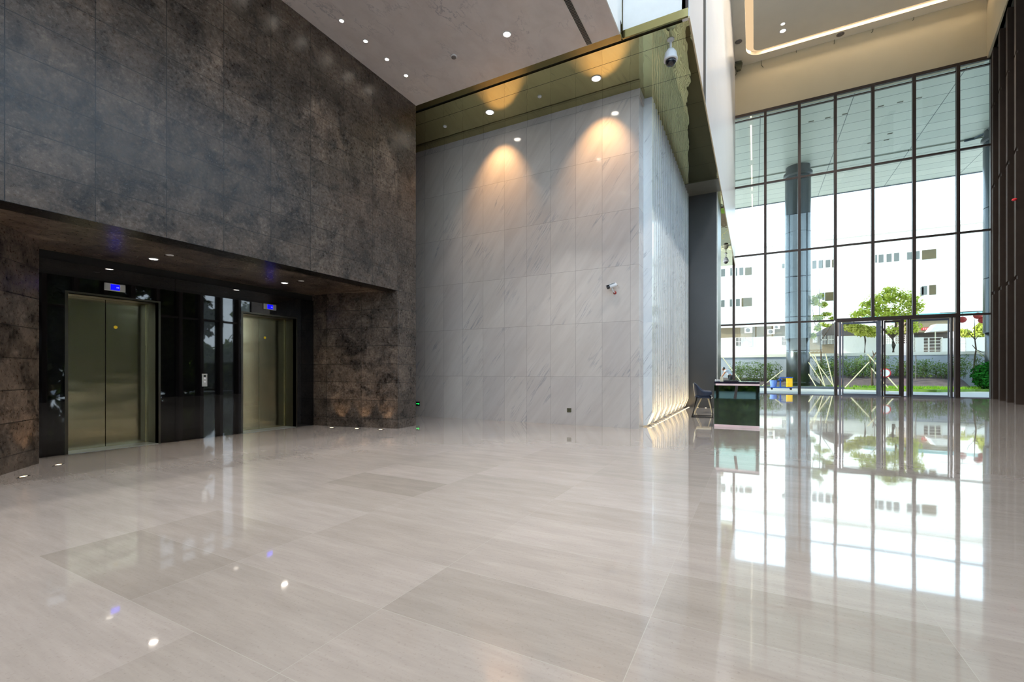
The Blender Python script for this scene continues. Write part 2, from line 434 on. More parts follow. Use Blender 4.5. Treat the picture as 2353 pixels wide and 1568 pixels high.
# ------------------------------------------------------------------ mesh helpers
class MB:
    def __init__(s):
        s.bm = bmesh.new()
    def box(s, x0, x1, y0, y1, z0, z1):
        v = [s.bm.verts.new(p) for p in ((x0, y0, z0), (x1, y0, z0), (x1, y1, z0), (x0, y1, z0), (x0, y0, z1), (x1, y0, z1), (x1, y1, z1), (x0, y1, z1))]
        for f in ((3, 2, 1, 0), (4, 5, 6, 7), (0, 1, 5, 4), (1, 2, 6, 5), (2, 3, 7, 6), (3, 0, 4, 7)):
            s.bm.faces.new([v[i] for i in f])
        return s
    def prism(s, pts, z0, z1):
        a = [s.bm.verts.new((p[0], p[1], z0)) for p in pts]
        b = [s.bm.verts.new((p[0], p[1], z1)) for p in pts]
        k = len(pts)
        s.bm.faces.new(a[::-1]); s.bm.faces.new(b)
        for i in range(k):
            s.bm.faces.new((a[i], a[(i + 1) % k], b[(i + 1) % k], b[i]))
        return s
    def extr(s, prof, fn, t0, t1):
        """profile of (u,v) placed by fn(u,v,t) between t0 and t1"""
        a = [s.bm.verts.new(fn(u, v, t0)) for u, v in prof]
        b = [s.bm.verts.new(fn(u, v, t1)) for u, v in prof]
        k = len(prof)
        s.bm.faces.new(a[::-1]); s.bm.faces.new(b)
        for i in range(k):
            s.bm.faces.new((a[i], a[(i + 1) % k], b[(i + 1) % k], b[i]))
        return s
    def tube(s, pts, r, seg=8, cap=True):
        pts = [Vector(p) for p in pts]
        rr = r if isinstance(r, (list, tuple)) else [r] * len(pts)
        rings = []
        for i, p in enumerate(pts):
            d = (pts[min(i + 1, len(pts) - 1)] - pts[max(i - 1, 0)]).normalized()
            u = d.cross(Vector((0, 0, 1)))
            if u.length < 1e-3:
                u = d.cross(Vector((0, 1, 0)))
            u.normalize(); v = d.cross(u)
            rings.append([s.bm.verts.new(p + (u * math.cos(2 * PI * k / seg) + v * math.sin(2 * PI * k / seg)) * rr[i]) for k in range(seg)])
        for a, b in zip(rings, rings[1:]):
            for k in range(seg):
                s.bm.faces.new((a[k], a[(k + 1) % seg], b[(k + 1) % seg], b[k]))
        if cap:
            s.bm.faces.new(rings[0][::-1]); s.bm.faces.new(rings[-1])
        return s
    def lathe(s, c, prof, seg=24, axis=(0, 0, 1)):
        """prof: (radius, height) along axis from centre c"""
        q = Vector((0, 0, 1)).rotation_difference(Vector(axis))
        c = Vector(c); rings = []
        for r, h in prof:
            if r < 1e-6:
                rings.append([s.bm.verts.new(c + q @ Vector((0, 0, h)))])
            else:
                rings.append([s.bm.verts.new(c + q @ Vector((r * math.cos(2 * PI * k / seg), r * math.sin(2 * PI * k / seg), h))) for k in range(seg)])
        for a, b in zip(rings, rings[1:]):
            for k in range(seg):
                k2 = (k + 1) % seg
                if len(a) == 1 and len(b) == 1: continue
                if len(a) == 1: s.bm.faces.new((a[0], b[k2], b[k]))
                elif len(b) == 1: s.bm.faces.new((a[k], a[k2], b[0]))
                else: s.bm.faces.new((a[k], a[k2], b[k2], b[k]))
        for e in (rings[0], rings[-1]):
            if len(e) > 1:
                try: s.bm.faces.new(e)
                except Exception: pass
        return s
    def quad(s, a, b, c, d):
        s.bm.faces.new([s.bm.verts.new(p) for p in (a, b, c, d)])
        return s
    def leaf(s, p, n, l, wd):
        n = Vector(n).normalized()
        u = n.cross(Vector((random.uniform(-1, 1), random.uniform(-1, 1), random.uniform(-1, 1)))).normalized()
        v = n.cross(u)
        p = Vector(p)
        s.bm.faces.new([s.bm.verts.new(q) for q in (p - u * l, p + v * wd, p + u * l, p - v * wd)])
    def build(s, name, m, parent=None, bevel=0, smooth=False, sub=0, origin=None):
        if not isinstance(m, (list, tuple)): m = [m]
        bmesh.ops.recalc_face_normals(s.bm, faces=s.bm.faces)
        me = bpy.data.meshes.new(name)
        s.bm.to_mesh(me); s.bm.free()
        for x in m: me.materials.append(M[x] if isinstance(x, str) else x)
        o = bpy.data.objects.new(name, me)
        COL.objects.link(o)
        if smooth:
            for p in me.polygons: p.use_smooth = True
        if bevel:
            b = o.modifiers.new('bevel', 'BEVEL'); b.width = bevel; b.segments = 2; b.limit_method = 'ANGLE'
        if sub:
            b = o.modifiers.new('sub', 'SUBSURF'); b.levels = sub; b.render_levels = sub
        if origin is not None:
            me.transform(Matrix.Translation(-Vector(origin)))
            o.location = origin
        if parent:
            o.parent = parent
        return o
def tag(o, label=None, cat=None, group=None, kind=None):
    if label: o['label'] = label
    if cat: o['category'] = cat
    if group: o['group'] = group
    if kind: o['kind'] = kind
    return o
def thing(name, label, cat, loc=(0, 0, 0), group=None, rz=0.0):
    o = bpy.data.objects.new(name, None)
    o.empty_display_size = 0.05
    COL.objects.link(o)
    o.location = loc
    o.rotation_euler = (0, 0, rz)
    return tag(o, label, cat, group)
def struct_empty(name):
    o = bpy.data.objects.new(name, None); COL.objects.link(o)
    o['kind'] = 'structure'
    return o
def struct(name, mb, m, **k):
    o = mb.build(name, m, **k)
    o['kind'] = 'structure'
    return o
def dup(root, loc, label=None, rz=None, group=None):
    r = root.copy(); COL.objects.link(r); r.location = loc
    if rz is not None: r.rotation_euler = (0, 0, rz)
    if label: r['label'] = label
    if group: r['group'] = group
    for ch in [x for x in bpy.data.objects if x.parent == root]:
        c = ch.copy(); COL.objects.link(c); c.parent = r
        for g in [x for x in bpy.data.objects if x.parent == ch]:
            d = g.copy(); COL.objects.link(d); d.parent = c
    return r
def lamp(kind, name, loc, energy, color, parent=None, target=None, size=0.1, spot=60, blend=0.5, sizey=None):
    l = bpy.data.lights.new(name, kind)
    l.energy = energy; l.color = color
    if kind == 'AREA':
        l.size = size
        if sizey: l.shape = 'RECTANGLE'; l.size_y = sizey
    if kind == 'SPOT':
        l.spot_size = R(spot); l.spot_blend = blend; l.shadow_soft_size = size
    if kind == 'POINT':
        l.shadow_soft_size = size
    o = bpy.data.objects.new(name, l); COL.objects.link(o); o.location = loc
    if target is not None:
        o.rotation_euler = (Vector(target) - Vector(loc)).to_track_quat('-Z', 'Y').to_euler()
    if parent: o.parent = parent
    return o

# ================================================================== THE SETTING
HS = 7.186      # bronze mirror soffit
HC = 7.15       # lift lobby ceiling
HH = 18.25      # hall ceiling
YF = 28.4       # glass front
YB = -0.8       # glass front behind the viewer
XD = -6.68      # dark stone wall face
XE = -8.80      # black lift wall
YM = 9.69       # white marble wall
REC = 2.925     # recess soffit

struct('floor', MB().box(-11.5, 11.5, YB, YF + 0.1, -0.12, 0.0), 'floor')

# --- dark stone wall with the lift recess
jl = [(XD, 0.985), (-8.28, 2.34), (-8.80, 2.42)]
jr = [(-8.80, 6.955), (-8.36, 6.963), (-6.66, 7.34)]
wl = MB()
wl.prism([(XD, YB - 12), (XD, 7.95), (XD - 0.35, 7.95), (XD - 0.35, YB - 12)], REC, HC + 0.02)
wl.prism([(XD, YB - 12), jl[0], (XD - 0.2, 1.155), (XD - 0.35, YB - 12)], 0.0, REC)
wl.prism([(-6.66, 7.34), (XD, 7.95), (XD - 0.6, 7.95), (XD - 0.6, 7.215)], 0.0, REC)
wl.prism([(XD, YB - 12), (XD, YB), (XD - 0.35, YB), (XD - 0.35, YB - 12)], HC, 19.0)  # unseen wing beyond the rear glass, added to keep the sun out
struct('wall_left', wl, 'darkL')
wr = MB()
wr.prism([(XD - 0.001, 0.9862), (-8.28, 2.34), (-8.9, 2.42), (-8.9, 1.6), (-7.6, 0.9)], 0.0, REC)
wr.prism([(-8.9, 6.955), (-8.36, 6.963), (-6.665, 7.3395), (-7.1, 7.6), (-8.9, 7.6)], 0.0, REC)
struct('wall_recess', wr, 'darkR')
struct('ceiling_recess', MB().box(-9.6, XD - 0.35, 0.4, 7.95, REC, REC + 0.12), 'darkS')
struct('wall_corridor', MB().box(-11.6, -11.2, 7.6, YM + 0.4, 0, HS + 0.6).box(-11.4, XD - 0.3, 7.62, 7.94, 0, HS + 0.6), 'darkS')

# black glass lift wall with two door openings
op = [(2.79, 3.925), (5.35, 6.51)]
ZD = 2.352
lw = MB()
ys = [2.42, op[0][0], op[0][1], op[1][0], op[1][1], 6.955]
for a, b in ((ys[0], ys[1]), (ys[2], ys[3]), (ys[4], ys[5])):
    if b - a > 1.0:
        lw.box(XE - 0.10, XE, a, a + 0.245, 0, 2.80)
        lw.box(XE - 0.10, XE, a + 0.249, b, 0, 2.80)
    else:
        lw.box(XE - 0.10, XE, a, b, 0, 2.80)
for a, b in op:
    lw.box(XE - 0.10, XE, a, b, ZD, 2.80)
struct('wall_lift', lw, 'black')
struct('trim_lift_reveal', MB().box(XE - 0.12, XE - 0.04, 2.42, 6.955, 2.80, REC).box(XE - 0.55, XE - 0.50, 2.3, 7.1, 0, REC), 'blackmatte')

# --- lift lobby ceiling, upper panels
XC = -2.105
cl = MB()
cl.box(XD, XC, YB, 7.955, HC, HC + 0.30)
struct('ceiling', cl, 'ceil')
struct('wall_upper_left', MB().box(XC - 0.06, XC, YB, 8.15, HC + 0.30, HH + 0.3), 'whiteup')
struct('trim_ceiling_edge', MB().box(XC - 0.02, XC + 0.015, YB, 7.96, HC + 0.001, HC + 0.30), 'whiteup')

# --- white marble block
struct('wall_marble', MB().box(-11.6, -2.15, YM, 10.13, 0.0, 7.0).box(-11.6, -2.13, YM + 0.03, 10.13, 7.0, HS), 'marble')
mf = MB()
mf.box(-2.9, -2.15, 10.131, 16.45, 0.0, HS)
FX0, FX1 = -2.16, -1.965
npitch = 24
for k in range(npitch):
    y = 10.15 + k * 0.262
    t = 0.15 if k == 0 else 0.105
    mf.extr([(FX0, 0.03), (-2.075, 0.03), (FX1, 0.30), (FX1, HS - 0.002), (FX0, HS - 0.002)], lambda u, v, q: (u, q, v), y, y + t)
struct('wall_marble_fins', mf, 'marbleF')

# --- bronze mirror soffit and its front edge
struct('ceiling_mirror_soffit', MB().box(-11.4, -0.99, 8.24, 15.4, HS, HS + 0.06).box(-0.99 - 0.1, -0.99, 16.5, YF, HS, HS + 0.06).box(-2.9, -1.09, 15.4, YF, HS + 0.012, HS + 0.06), 'gold')
struct('trim_soffit_front', MB().box(-11.4, XC, 7.94, 8.17, HS, HS + 0.05).box(XC, -0.99, 8.13, 8.17, HS, HS + 0.14), 'goldtrim')
struct('trim_soffit_gap', MB().box(-11.4, -0.99, 8.17, 8.24, HS + 0.03, HS + 0.06), 'blackmatte')
struct('trim_soffit_panel', MB().box(-1.98, -0.99, 15.4, 16.5, HS - 0.012, HS + 0.012), 'greypanel')
struct('trim_corner_post', MB().box(-2.125, -2.095, 8.13, 8.17, HS, HH), 'goldtrim', bevel=0.004)
# glazed panel above the soffit edge
gp = struct_empty('window_9')
MB().box(-2.09, -1.03, 8.15, 8.165, HS + 0.14, HH).build('pane', 'whiteup', gp)
MB().box(-1.03, -0.985, 8.13, 8.17, HS + 0.14, HH).build('window_frame', 'mull', gp)

# --- tall white wall above the hall
ww = MB()
XW = -0.97
ww.box(XW - 0.12, XW, 8.15, 10.48, HS + 0.002, HH + 0.3)
ww.box(XW - 0.12, XW, 11.17, YF, HS + 0.002, HH + 0.3)
struct('wall_white_upper', ww, 'whitewall')
struct('trim_wall_slot', MB().box(XW - 0.1, XW - 0.012, 10.48, 11.17, HS + 0.002, HH), 'blackmatte')
struct('trim_white_wall_edge', MB().box(XW - 0.02, XW + 0.004, 8.15, YF, HS - 0.03, HS + 0.001), 'ochre')

# --- charcoal block beyond the marble
struct('wall_charcoal', MB().box(-2.9, -1.10, 16.5, 18.4, 0, HS + 0.012), 'blackwall', bevel=0.01)
struct('trim_charcoal_edge', MB().box(-1.115, -1.085, 16.485, 16.52, 0, HS - 0.013), 'plate')
struct('wall_behind_block', MB().box(-4.5, -2.9, 16.6, 16.8, 0, HS), 'blackwall')

# --- hall: cream wall over the glass front, ceilings
struct('wall_front_upper', MB().box(XW, 9.30, YF, YF + 0.3, 15.43, HH + 0.3).prism([(9.30, YF), (8.33, 23.3), (8.5, 23.3), (9.5, YF)], 15.43, HH + 0.3), 'ochre')
hc = MB()
# ceiling ring and the raised field inside the cove slot
SX0, SX1, SY = -0.41, -0.06, 27.80
def rr(x0, x1, y0, y1, r, n=6):
    p = []
    for k in range(n + 1):
        a = PI / 2 * k / n
        p.append((x0 + r - r * math.sin(PI / 2 - a), y1 - r + r * math.cos(PI / 2 - a)))
    return p
def slot_path(x, y, r, n=8):
    """from the near end up along x, rounding into y"""
    p = [(x, YB)]
    for k in range(n + 1):
        a = PI / 2 * k / n
        p.append((x + r * (1 - math.cos(a)), y - r * (1 - math.sin(a))))
    p.append((13.0, y))
    return p
outer = slot_path(SX0, SY, 0.75)
inner = slot_path(SX1, SY - 0.36, 0.35)
def strip(path_a, path_b, z, thick):
    b = MB()
    for i in range(len(path_a) - 1):
        b.prism([path_a[i], path_a[i + 1], path_b[i + 1], path_b[i]], z, z + thick)
    return b
edge = [(-2.1, YB)] + [(-2.1, YF)] * 5 + [(-2.1, YF)] * 4 + [(13.0, YF)]
b = MB()
vo = [b.bm.verts.new((x, y, HH)) for x, y in outer]
c0 = b.bm.verts.new((-2.1, YB, HH)); c1 = b.bm.verts.new((-2.1, YF, HH)); c2 = b.bm.verts.new((13.0, YF, HH))
for i in range(len(vo) - 1):
    if i == 0: b.bm.faces.new((c0, vo[0], vo[1], c1))
    else: b.bm.faces.new((c1, vo[i], vo[i + 1]) if i < len(vo) - 2 else (c1, vo[i], vo[i + 1], c2))
vi = [b.bm.verts.new((x, y, HH)) for x, y in inner]
e = b.bm.verts.new((13.0, YB, HH))
b.bm.faces.new([vi[0]] + vi[1:] + [e])
for pa in (outer, inner):
    for i in range(len(pa) - 1):
        (x0, y0), (x1, y1) = pa[i], pa[i + 1]
        b.quad((x0, y0, HH), (x1, y1, HH), (x1, y1, HH + 0.3), (x0, y0, HH + 0.3))
struct('ceiling_hall', b, 'hallceil')
struct('ceiling_hall_slab', MB().box(-12, 13, YB, YF + 0.3, HH + 0.32, HH + 0.5).box(-12, XD, YB - 4, YF, HS + 0.5, HH + 0.3), 'roofpanel')
cv = tag(strip(outer, inner, HH + 0.20, 0.02).build('cove_light', 'cove'), 'continuous warm cove light glowing in the slot of the hall ceiling', 'light')
struct('ceiling_side', MB().prism([(8.3, 23.0), (9.4, YF), (12, YF), (12, 20)], 15.43, 15.5), 'greypanel')

# --- right wall: brown vertical fins on a slant
def fx(y): return 9.20 + (y - 27.48) * 0.186
rw = MB()
rw.prism([(fx(30.0) + 0.34, YF), (fx(19.0) + 0.34, 19.0), (fx(19.0) + 0.5, 19.0), (fx(30.0) + 0.6, YF)], 0, 15.43)
struct('wall_right', rw, 'bronze')
fin0 = None
for k in range(7):
    y = 27.48 - 1.366 * k
    f = MB()
    x = 0.0
    # a hollow-fronted blade: face towards the hall with shallow reveals at each storey
    zs = [0, 3.84, 3.94, 7.65, 7.75, 11.5, 11.6, 15.43]
    for a, c, ins in ((0, 4.6, 0), (4.6, 4.75, .06), (4.75, 9.3, 0), (9.3, 9.45, .06), (9.45, 12.9, 0), (12.9, 13.0, .06), (13.0, 15.42, 0)):
        f.prism([(ins, ins * .4), (0.32, 0.10), (0.62, 0.95), (0.10 + ins, 0.42)], a, c)
    if k == 0:
        base = thing('wall_fin', 'tall brown vertical fin, farthest along the right wall beside the glass front', 'wall fin', (fx(y), y, 0), 'brown fins along the right wall')
        f.build('blade', 'fin', base)
        fin0 = base
    else:
        f.bm.free()
        nm = ['second', 'third', 'fourth'][k - 1] if k < 4 else None
        if k > 3: break
        dup(fin0, (fx(y), y, 0), 'tall brown vertical fin, %s from the glass front on the right wall' % nm)
o = MB()
o.lathe((0, 0, 0), [(0, -0.05), (0.06, -0.03), (0.075, 0), (0.06, 0.03), (0, 0.05)], 12)
tag(o.build('alarm_lamp', 'red', smooth=True, origin=(0, 0, 0)), 'small red alarm lamp on the brown fins at the right edge', 'alarm lamp').location = Py(2331, 459, 23.25)

# --- glazing helpers
def glazed(name, p0, p1, zs, posts, mull='mull', glass='glass', mw=0.125, md=0.18, tw=0.085, upper=None):
    """one window unit between two ground points, split in rows"""
    e = struct_empty(name)
    p0, p1 = Vector(p0 + (0,)), Vector(p1 + (0,))
    d = (p1 - p0); ln = d.length; d.normalize(); nrm = Vector((-d.y, d.x, 0))
    def bar(u0, u1, z0, z1, t):
        b = MB()
        q = [p0 + d * u0 - nrm * t / 2, p0 + d * u1 - nrm * t / 2, p0 + d * u1 + nrm * t / 2, p0 + d * u0 + nrm * t / 2]
        b.prism([(v.x, v.y) for v in q], z0, z1)
        return b
    for u in posts:
        bar(u * ln - mw / 2, u * ln + mw / 2, zs[0], zs[-1], md).build('mullion', mull, e, bevel=0.004)
    for k, z in enumerate(zs[1:]):
        bar(mw / 2, ln - mw / 2, z - tw / 2, z + tw / 2, md * 0.7).build('transom', mull, e)
    for k in range(len(zs) - 1):
        g = upper if (upper and k >= len(zs) - 2) else glass
        bar(0.02, ln - 0.02, zs[k] + 0.0, zs[k + 1], 0.012).build('pane', g, e)
    return e

MX = [-2.62, -1.045, 0.505, 2.075, 3.64, 5.17, 6.75, 8.32, 9.47]
ZR = [0.0, 3.84, 7.65, 11.5, 15.43]
for k in range(8):
    door = 4 <= k <= 6
    zs = ZR[1:] if door else ZR
    glazed('window_%d' % (k + 1), (MX[k], YF), (MX[k + 1], YF), zs, [0.0] if k < 7 else [0.0, 1.0], upper='glassup')
# a heavier head beam and double top rail
struct('trim_front_head', MB().box(-2.6, 9.47, YF - 0.02, YF + 0.1, 15.16, 15.21), 'mull')
struct('trim_front_headlight', MB().box(-2.6, 9.47, YF - 0.03, YF + 0.1, 15.43, 15.55), 'mull')
struct('trim_front_sill', MB().box(-2.6, 9.47, YF - 0.06, YF + 0.08, 0.0, 0.03), 'mullb')
# door portal
portal = struct_empty('door_1')
MB().box(3.64, 8.32, YF - 0.12, YF + 0.12, 3.74, 3.92).build('lintel', 'mull', portal)
for x in (3.66, 8.27):
    MB().box(x - 0.06, x + 0.06, YF - 0.12, YF + 0.12, 0, 3.74).build('post', 'mull', portal)
def gdoor(n, x0, x1, fm, y=YF, hx=None):
    e = struct_empty('door_%d' % n)
    MB().box(x0, x0 + 0.05, y - 0.025, y + 0.025, 0.01, 3.72).build('stile', fm, e)
    MB().box(x1 - 0.05, x1, y - 0.025, y + 0.025, 0.01, 3.72).build('stile', fm, e)
    MB().box(x0 + 0.05, x1 - 0.05, y - 0.025, y + 0.025, 3.62, 3.72).build('rail', fm, e)
    MB().box(x0 + 0.05, x1 - 0.05, y - 0.025, y + 0.025, 0.01, 0.10).build('rail', fm, e)
    MB().box(x0 + 0.05, x1 - 0.05, y - 0.006, y + 0.006, 0.10, 3.62).build('pane', 'glass', e)
    if hx is not None:
        MB().tube([(hx, y - 0.07, 0.8), (hx, y - 0.07, 2.0)], 0.018, 8).tube([(hx, y - 0.07, 0.9), (hx, y, 0.9)], 0.01, 6).tube([(hx, y - 0.07, 1.9), (hx, y, 1.9)], 0.01, 6).build('handle', 'plate', e)
gdoor(2, 3.93, 5.36, 'mullb', hx=5.22)
gdoor(3, 5.62, 6.24, 'mull')
gdoor(4, 6.66, 8.02, 'mullb', hx=6.80)
for k, (x, wd, m) in enumerate(((3.84, .07, 'mullb'), (5.42, .12, 'mullb'), (5.55, .05, 'blackmetal'), (6.30, .11, 'mull'), (6.52, .06, 'mull'), (6.61, .05, 'blackmetal'), (8.10, .05, 'blackmetal'))):
    struct('trim_door_%d' % (k + 1), MB().box(x - wd / 2, x + wd / 2, YF - 0.08, YF + 0.12, 0, 3.74), m)
for k, x in enumerate((3.95, 5.5, 6.55, 8.1)):
    pass

# --- glass front behind the viewer and on the right of the hall
n = 10
bx = [XD + (-1.5 - XD) * i / 4 for i in range(5)] + [-1.5 + 1.6 * i for i in range(1, 6)]
for i in range(len(bx) - 1):
    top = [0, 3.5, HC] if bx[i + 1] < XC + 0.7 else [0, 3.5, HC, 11.5, HH]
    glazed('window_%d' % (20 + i), (bx[i + 1], YB), (bx[i], YB), top, [0.0], glass='glassback')
sy = [YB, 3.1, 7.0, 10.9, 14.8, 19.0]
sxp = [6.5, 6.7, 6.9, 7.1, 7.3, fx(19.0) + 0.34]
for i in range(5):
    glazed('window_%d' % (40 + i), (sxp[i], sy[i]), (sxp[i + 1], sy[i + 1]), [0, 3.84, 7.65, 11.5, HH], [k_ / 4 for k_ in range(4)], glass='glassback', mw=0.16, md=0.45)

# ================================================================== LIFTS
def lift(idx, y0, y1, ysm, label):
    e = thing('elevator_entrance', label, 'elevator', (XE, (y0 + y1) / 2, 0))
    def put(name, mb, m, par=None, **k):
        o = mb.build(name, m, **k)
        if par is None:
            o.parent = e; o.matrix_parent_inverse = Matrix.Translation(-Vector(e.location))
        else:
            o.parent = par
            o.matrix_parent_inverse = par.matrix_local.inverted() if False else Matrix.Identity(4)
        return o
    xd = XE - 0.35
    d1 = put('door_leaf', MB().box(xd - 0.04, xd, y0, ysm - 0.003, 0.006, ZD), 'steel', bevel=0.003)
    d2 = put('door_leaf', MB().box(xd - 0.04, xd, ysm + 0.003, y1, 0.006, ZD), 'steel', bevel=0.003)
    put('jamb', MB().box(xd, XE + 0.004, y0 - 0.035, y0, 0, ZD + 0.03), 'steeljamb')
    put('jamb', MB().box(xd, XE + 0.004, y1, y1 + 0.03, 0, ZD + 0.03), 'steeljamb')
    put('jamb_edge', MB().box(xd, xd + 0.02, y1 - 0.03, y1, 0, ZD), 'steelbright')
    put('header', MB().box(xd, XE + 0.004, y0, y1, ZD, ZD + 0.03), 'steeljamb')
    put('sill', MB().box(xd - 0.05, XE, y0, y1, 0.0, 0.006), 'plate')
    ysk = ysm + 0.13
    s = put('warning_sticker', MB().lathe((xd, ysk, 1.925), [(0, 0.0025), (0.026, 0.002), (0.026, 0)], 20, (1, 0, 0)), 'yellow')
    s['label'] = 'round yellow warning sticker'
    return e
lift(0, op[0][0], op[0][1], 3.35, 'wide brushed steel elevator doorway, nearer of the two in the black glass wall')
lift(1, op[1][0], op[1][1], 5.90, 'narrower looking brushed steel elevator doorway, farther one beside the dark stone pier')
def display(y0, y1, z0, z1, label):
    e = thing('floor_display', label, 'display panel', (XE, (y0 + y1) / 2, (z0 + z1) / 2))
    hy, hz = (y1 - y0) / 2, (z1 - z0) / 2
    MB().box(0, 0.02, -hy, hy, -hz, hz).build('housing', 'plate', e, bevel=0.012)
    sc = MB().box(0.02, 0.0225, -hy * .42, hy * .42, -hz * .72, hz * .72).build('screen', 'blue', e)
    MB().box(0.0225, 0.0235, hy * .12, hy * .2, -hz * .18, hz * .12).box(0.0225, 0.0235, hy * .26, hy * .34, -hz * .18, hz * .12).build('digits', 'bluetxt', sc)
display(3.20, 3.47, 2.455, 2.575, 'grey floor indicator with a lit blue screen above the nearer elevator')
display(5.76, 6.04, 2.475, 2.595, 'grey floor indicator with a lit blue screen above the farther elevator')
e = thing('call_panel', 'small steel call button panel on black glass between the two elevators', 'button panel', (XE, 4.645, 1.05))
MB().box(0, 0.012, -0.045, 0.045, -0.115, 0.115).build('plate', 'plate', e, bevel=0.004)
for dz in (0.03, -0.03):
    MB().lathe((0.012, 0, dz), [(0.016, 0), (0.016, 0.005), (0, 0.006)], 16, (1, 0, 0)).build('button', 'white', e)
MB().box(0.012, 0.014, -0.02, 0.02, 0.06, 0.09).build('screen', 'dome', e)

# ================================================================== CEILING FIXTURES
def downlight(r=0.045, em='lampW', z=0.0):
    e = thing('downlight', '', 'ceiling light', (0, 0, 0))
    MB().lathe((0, 0, 0), [(r * 1.25, 0), (r * 1.25, -0.006), (r, -0.010), (r * .98, 0.0)], 24).build('bezel', 'white', e, smooth=True)
    MB().lathe((0, 0, -0.003), [(r * .97, 0), (r * .9, -0.004), (0, -0.006)], 24).build('lens', em, e, smooth=True)
    return e
WARM = (1.0, 0.80, 0.56)
SOFTW = (1.0, 0.95, 0.90)
GR = 'downlights in a row along the dark wall'
d0 = downlight(0.036)
rown = ['nearest the far corner', 'second from the far corner', 'third from the far corner', 'fourth from the far corner', 'fifth from the far corner']
for k in range(5):
    y = 7.045 - 0.538 * k
    lab = 'small round white ceiling downlight beside the dark stone wall, ' + rown[k]
    if k == 0:
        d0.location = (-6.17, y, HC - 0.001); d0['label'] = lab; d0['group'] = GR
    else:
        dup(d0, (-6.17, y, HC - 0.001), lab)
for k in range(14):
    y = 7.045 - 0.538 * k
    if k > 4:
        dup(d0, (-6.17, y, HC - 0.001), 'small round ceiling downlight out of frame, mirrored in the marble')
for k in range(0, 14, 3):
    lamp('SPOT', 'downlight_beam', (-6.17, 7.045 - 0.538 * k, HC - 0.02), 90, SOFTW, size=0.03, spot=50, target=(-6.17, 7.045 - 0.538 * k, 0))
dB = downlight(0.062, 'lampW')
dB.location = (-3.85, 7.02, HC - 0.001); dB['label'] = 'larger bright round downlight alone in the middle of the grey stone ceiling'
lamp('SPOT', 'downlight_beam', (-3.85, 7.02, HC - 0.02), 260, SOFTW, size=0.05, spot=84, target=(-3.85, 7.02, 0))
for y in (4.3, 1.6):
    lamp('SPOT', 'downlight_beam', (-3.85, y, HC - 0.03), 420, SOFTW, size=0.05, spot=84, target=(-3.85, y, 0))
    dup(dB, (-3.85, y, HC - 0.001), 'larger round downlight above the viewer, ' + ('middle' if y > 3 else 'nearest') + ' of the central row')
# bronze soffit lamps
dS = downlight(0.085, 'lampW')
dS.location = (-5.386, 9.0, HS - 0.001); dS['label'] = 'bright round lamp in the bronze soffit, left one over the white marble wall'; dS['group'] = 'bright lamps in the bronze soffit'
dup(dS, (-2.851, 8.985, HS - 0.001), 'bright round lamp in the bronze soffit, right one near the marble corner')
for x in (-5.386, -2.851):
    lamp('SPOT', 'soffit_lamp_beam', (x, 9.0, HS - 0.03), 135, (1.0, 0.56, 0.24), size=0.03, spot=72, blend=0.9, target=(x - 0.10, 9.66, 5.8))
dp = thing('detector', 'small pale round detector in the bronze soffit between the two bright lamps', 'detector', (-4.118, 8.986, HS - 0.001), 'small soffit detectors')
MB().lathe((0, 0, 0), [(0.045, 0), (0.042, -0.02), (0.025, -0.03), (0, -0.03)], 20).build('cap', 'white', dp, smooth=True)
dup(dp, (-6.654, 8.998, HS - 0.001), 'small pale round detector in the bronze soffit near the dark wall corner')
# smoke detector on the grey ceiling
sm = thing('smoke_detector', 'round grey smoke detector on the grey stone ceiling', 'smoke detector', (-5.0, 7.04, HC))
MB().lathe((0, 0, 0), [(0.06, 0), (0.06, -0.012), (0.05, -0.02)], 24).build('base', 'white', sm, smooth=True)
MB().lathe((0, 0, -0.02), [(0.045, 0), (0.045, -0.015), (0.02, -0.03), (0, -0.03)], 24).build('sensor', 'grey', sm, smooth=True)
# slot diffuser
vt = thing('linear_vent', 'long dark slotted air vent in the grey stone ceiling near its right edge', 'air vent', (-2.645, 5.0, HC))
MB().box(-0.055, 0.055, -4.5, 2.94, -0.004, 0.004).build('frame', 'plate', vt)
for k in range(5):
    x = -0.038 + 0.019 * k
    MB().box(x - 0.0055, x + 0.0055, -4.49, 2.93, -0.012, -0.004).build('slat', 'blackmetal', vt)
# recess downlights
dR = downlight(0.055, 'lampW')
dR.location = (-8.078, 3.539, REC - 0.001); dR['label'] = 'lit downlight in the dark soffit above the nearer elevator'; dR['group'] = 'lit downlights in the elevator recess'
dup(dR, (-8.019, 5.685, REC - 0.001), 'lit downlight in the dark soffit above the farther elevator')
for y in (3.539, 5.685):
    lamp('SPOT', 'recess_beam', (-8.05, y, REC - 0.02), 42, WARM, size=0.03, spot=115, blend=0.6, target=(-8.05, y, 0))
sp = thing('ceiling_speaker', 'unlit pale disc in the dark soffit beside the lit lamp, nearer elevator', 'speaker', (-7.605, 3.533, REC - 0.001), 'unlit discs in the elevator recess')
MB().lathe((0, 0, 0), [(0.05, 0), (0.05, -0.006), (0.03, -0.01), (0, -0.01)], 24).build('grille', 'white', sp, smooth=True)
dup(sp, (-7.573, 5.712, REC - 0.001), 'unlit pale disc in the dark soffit beside the lit lamp, farther elevator')
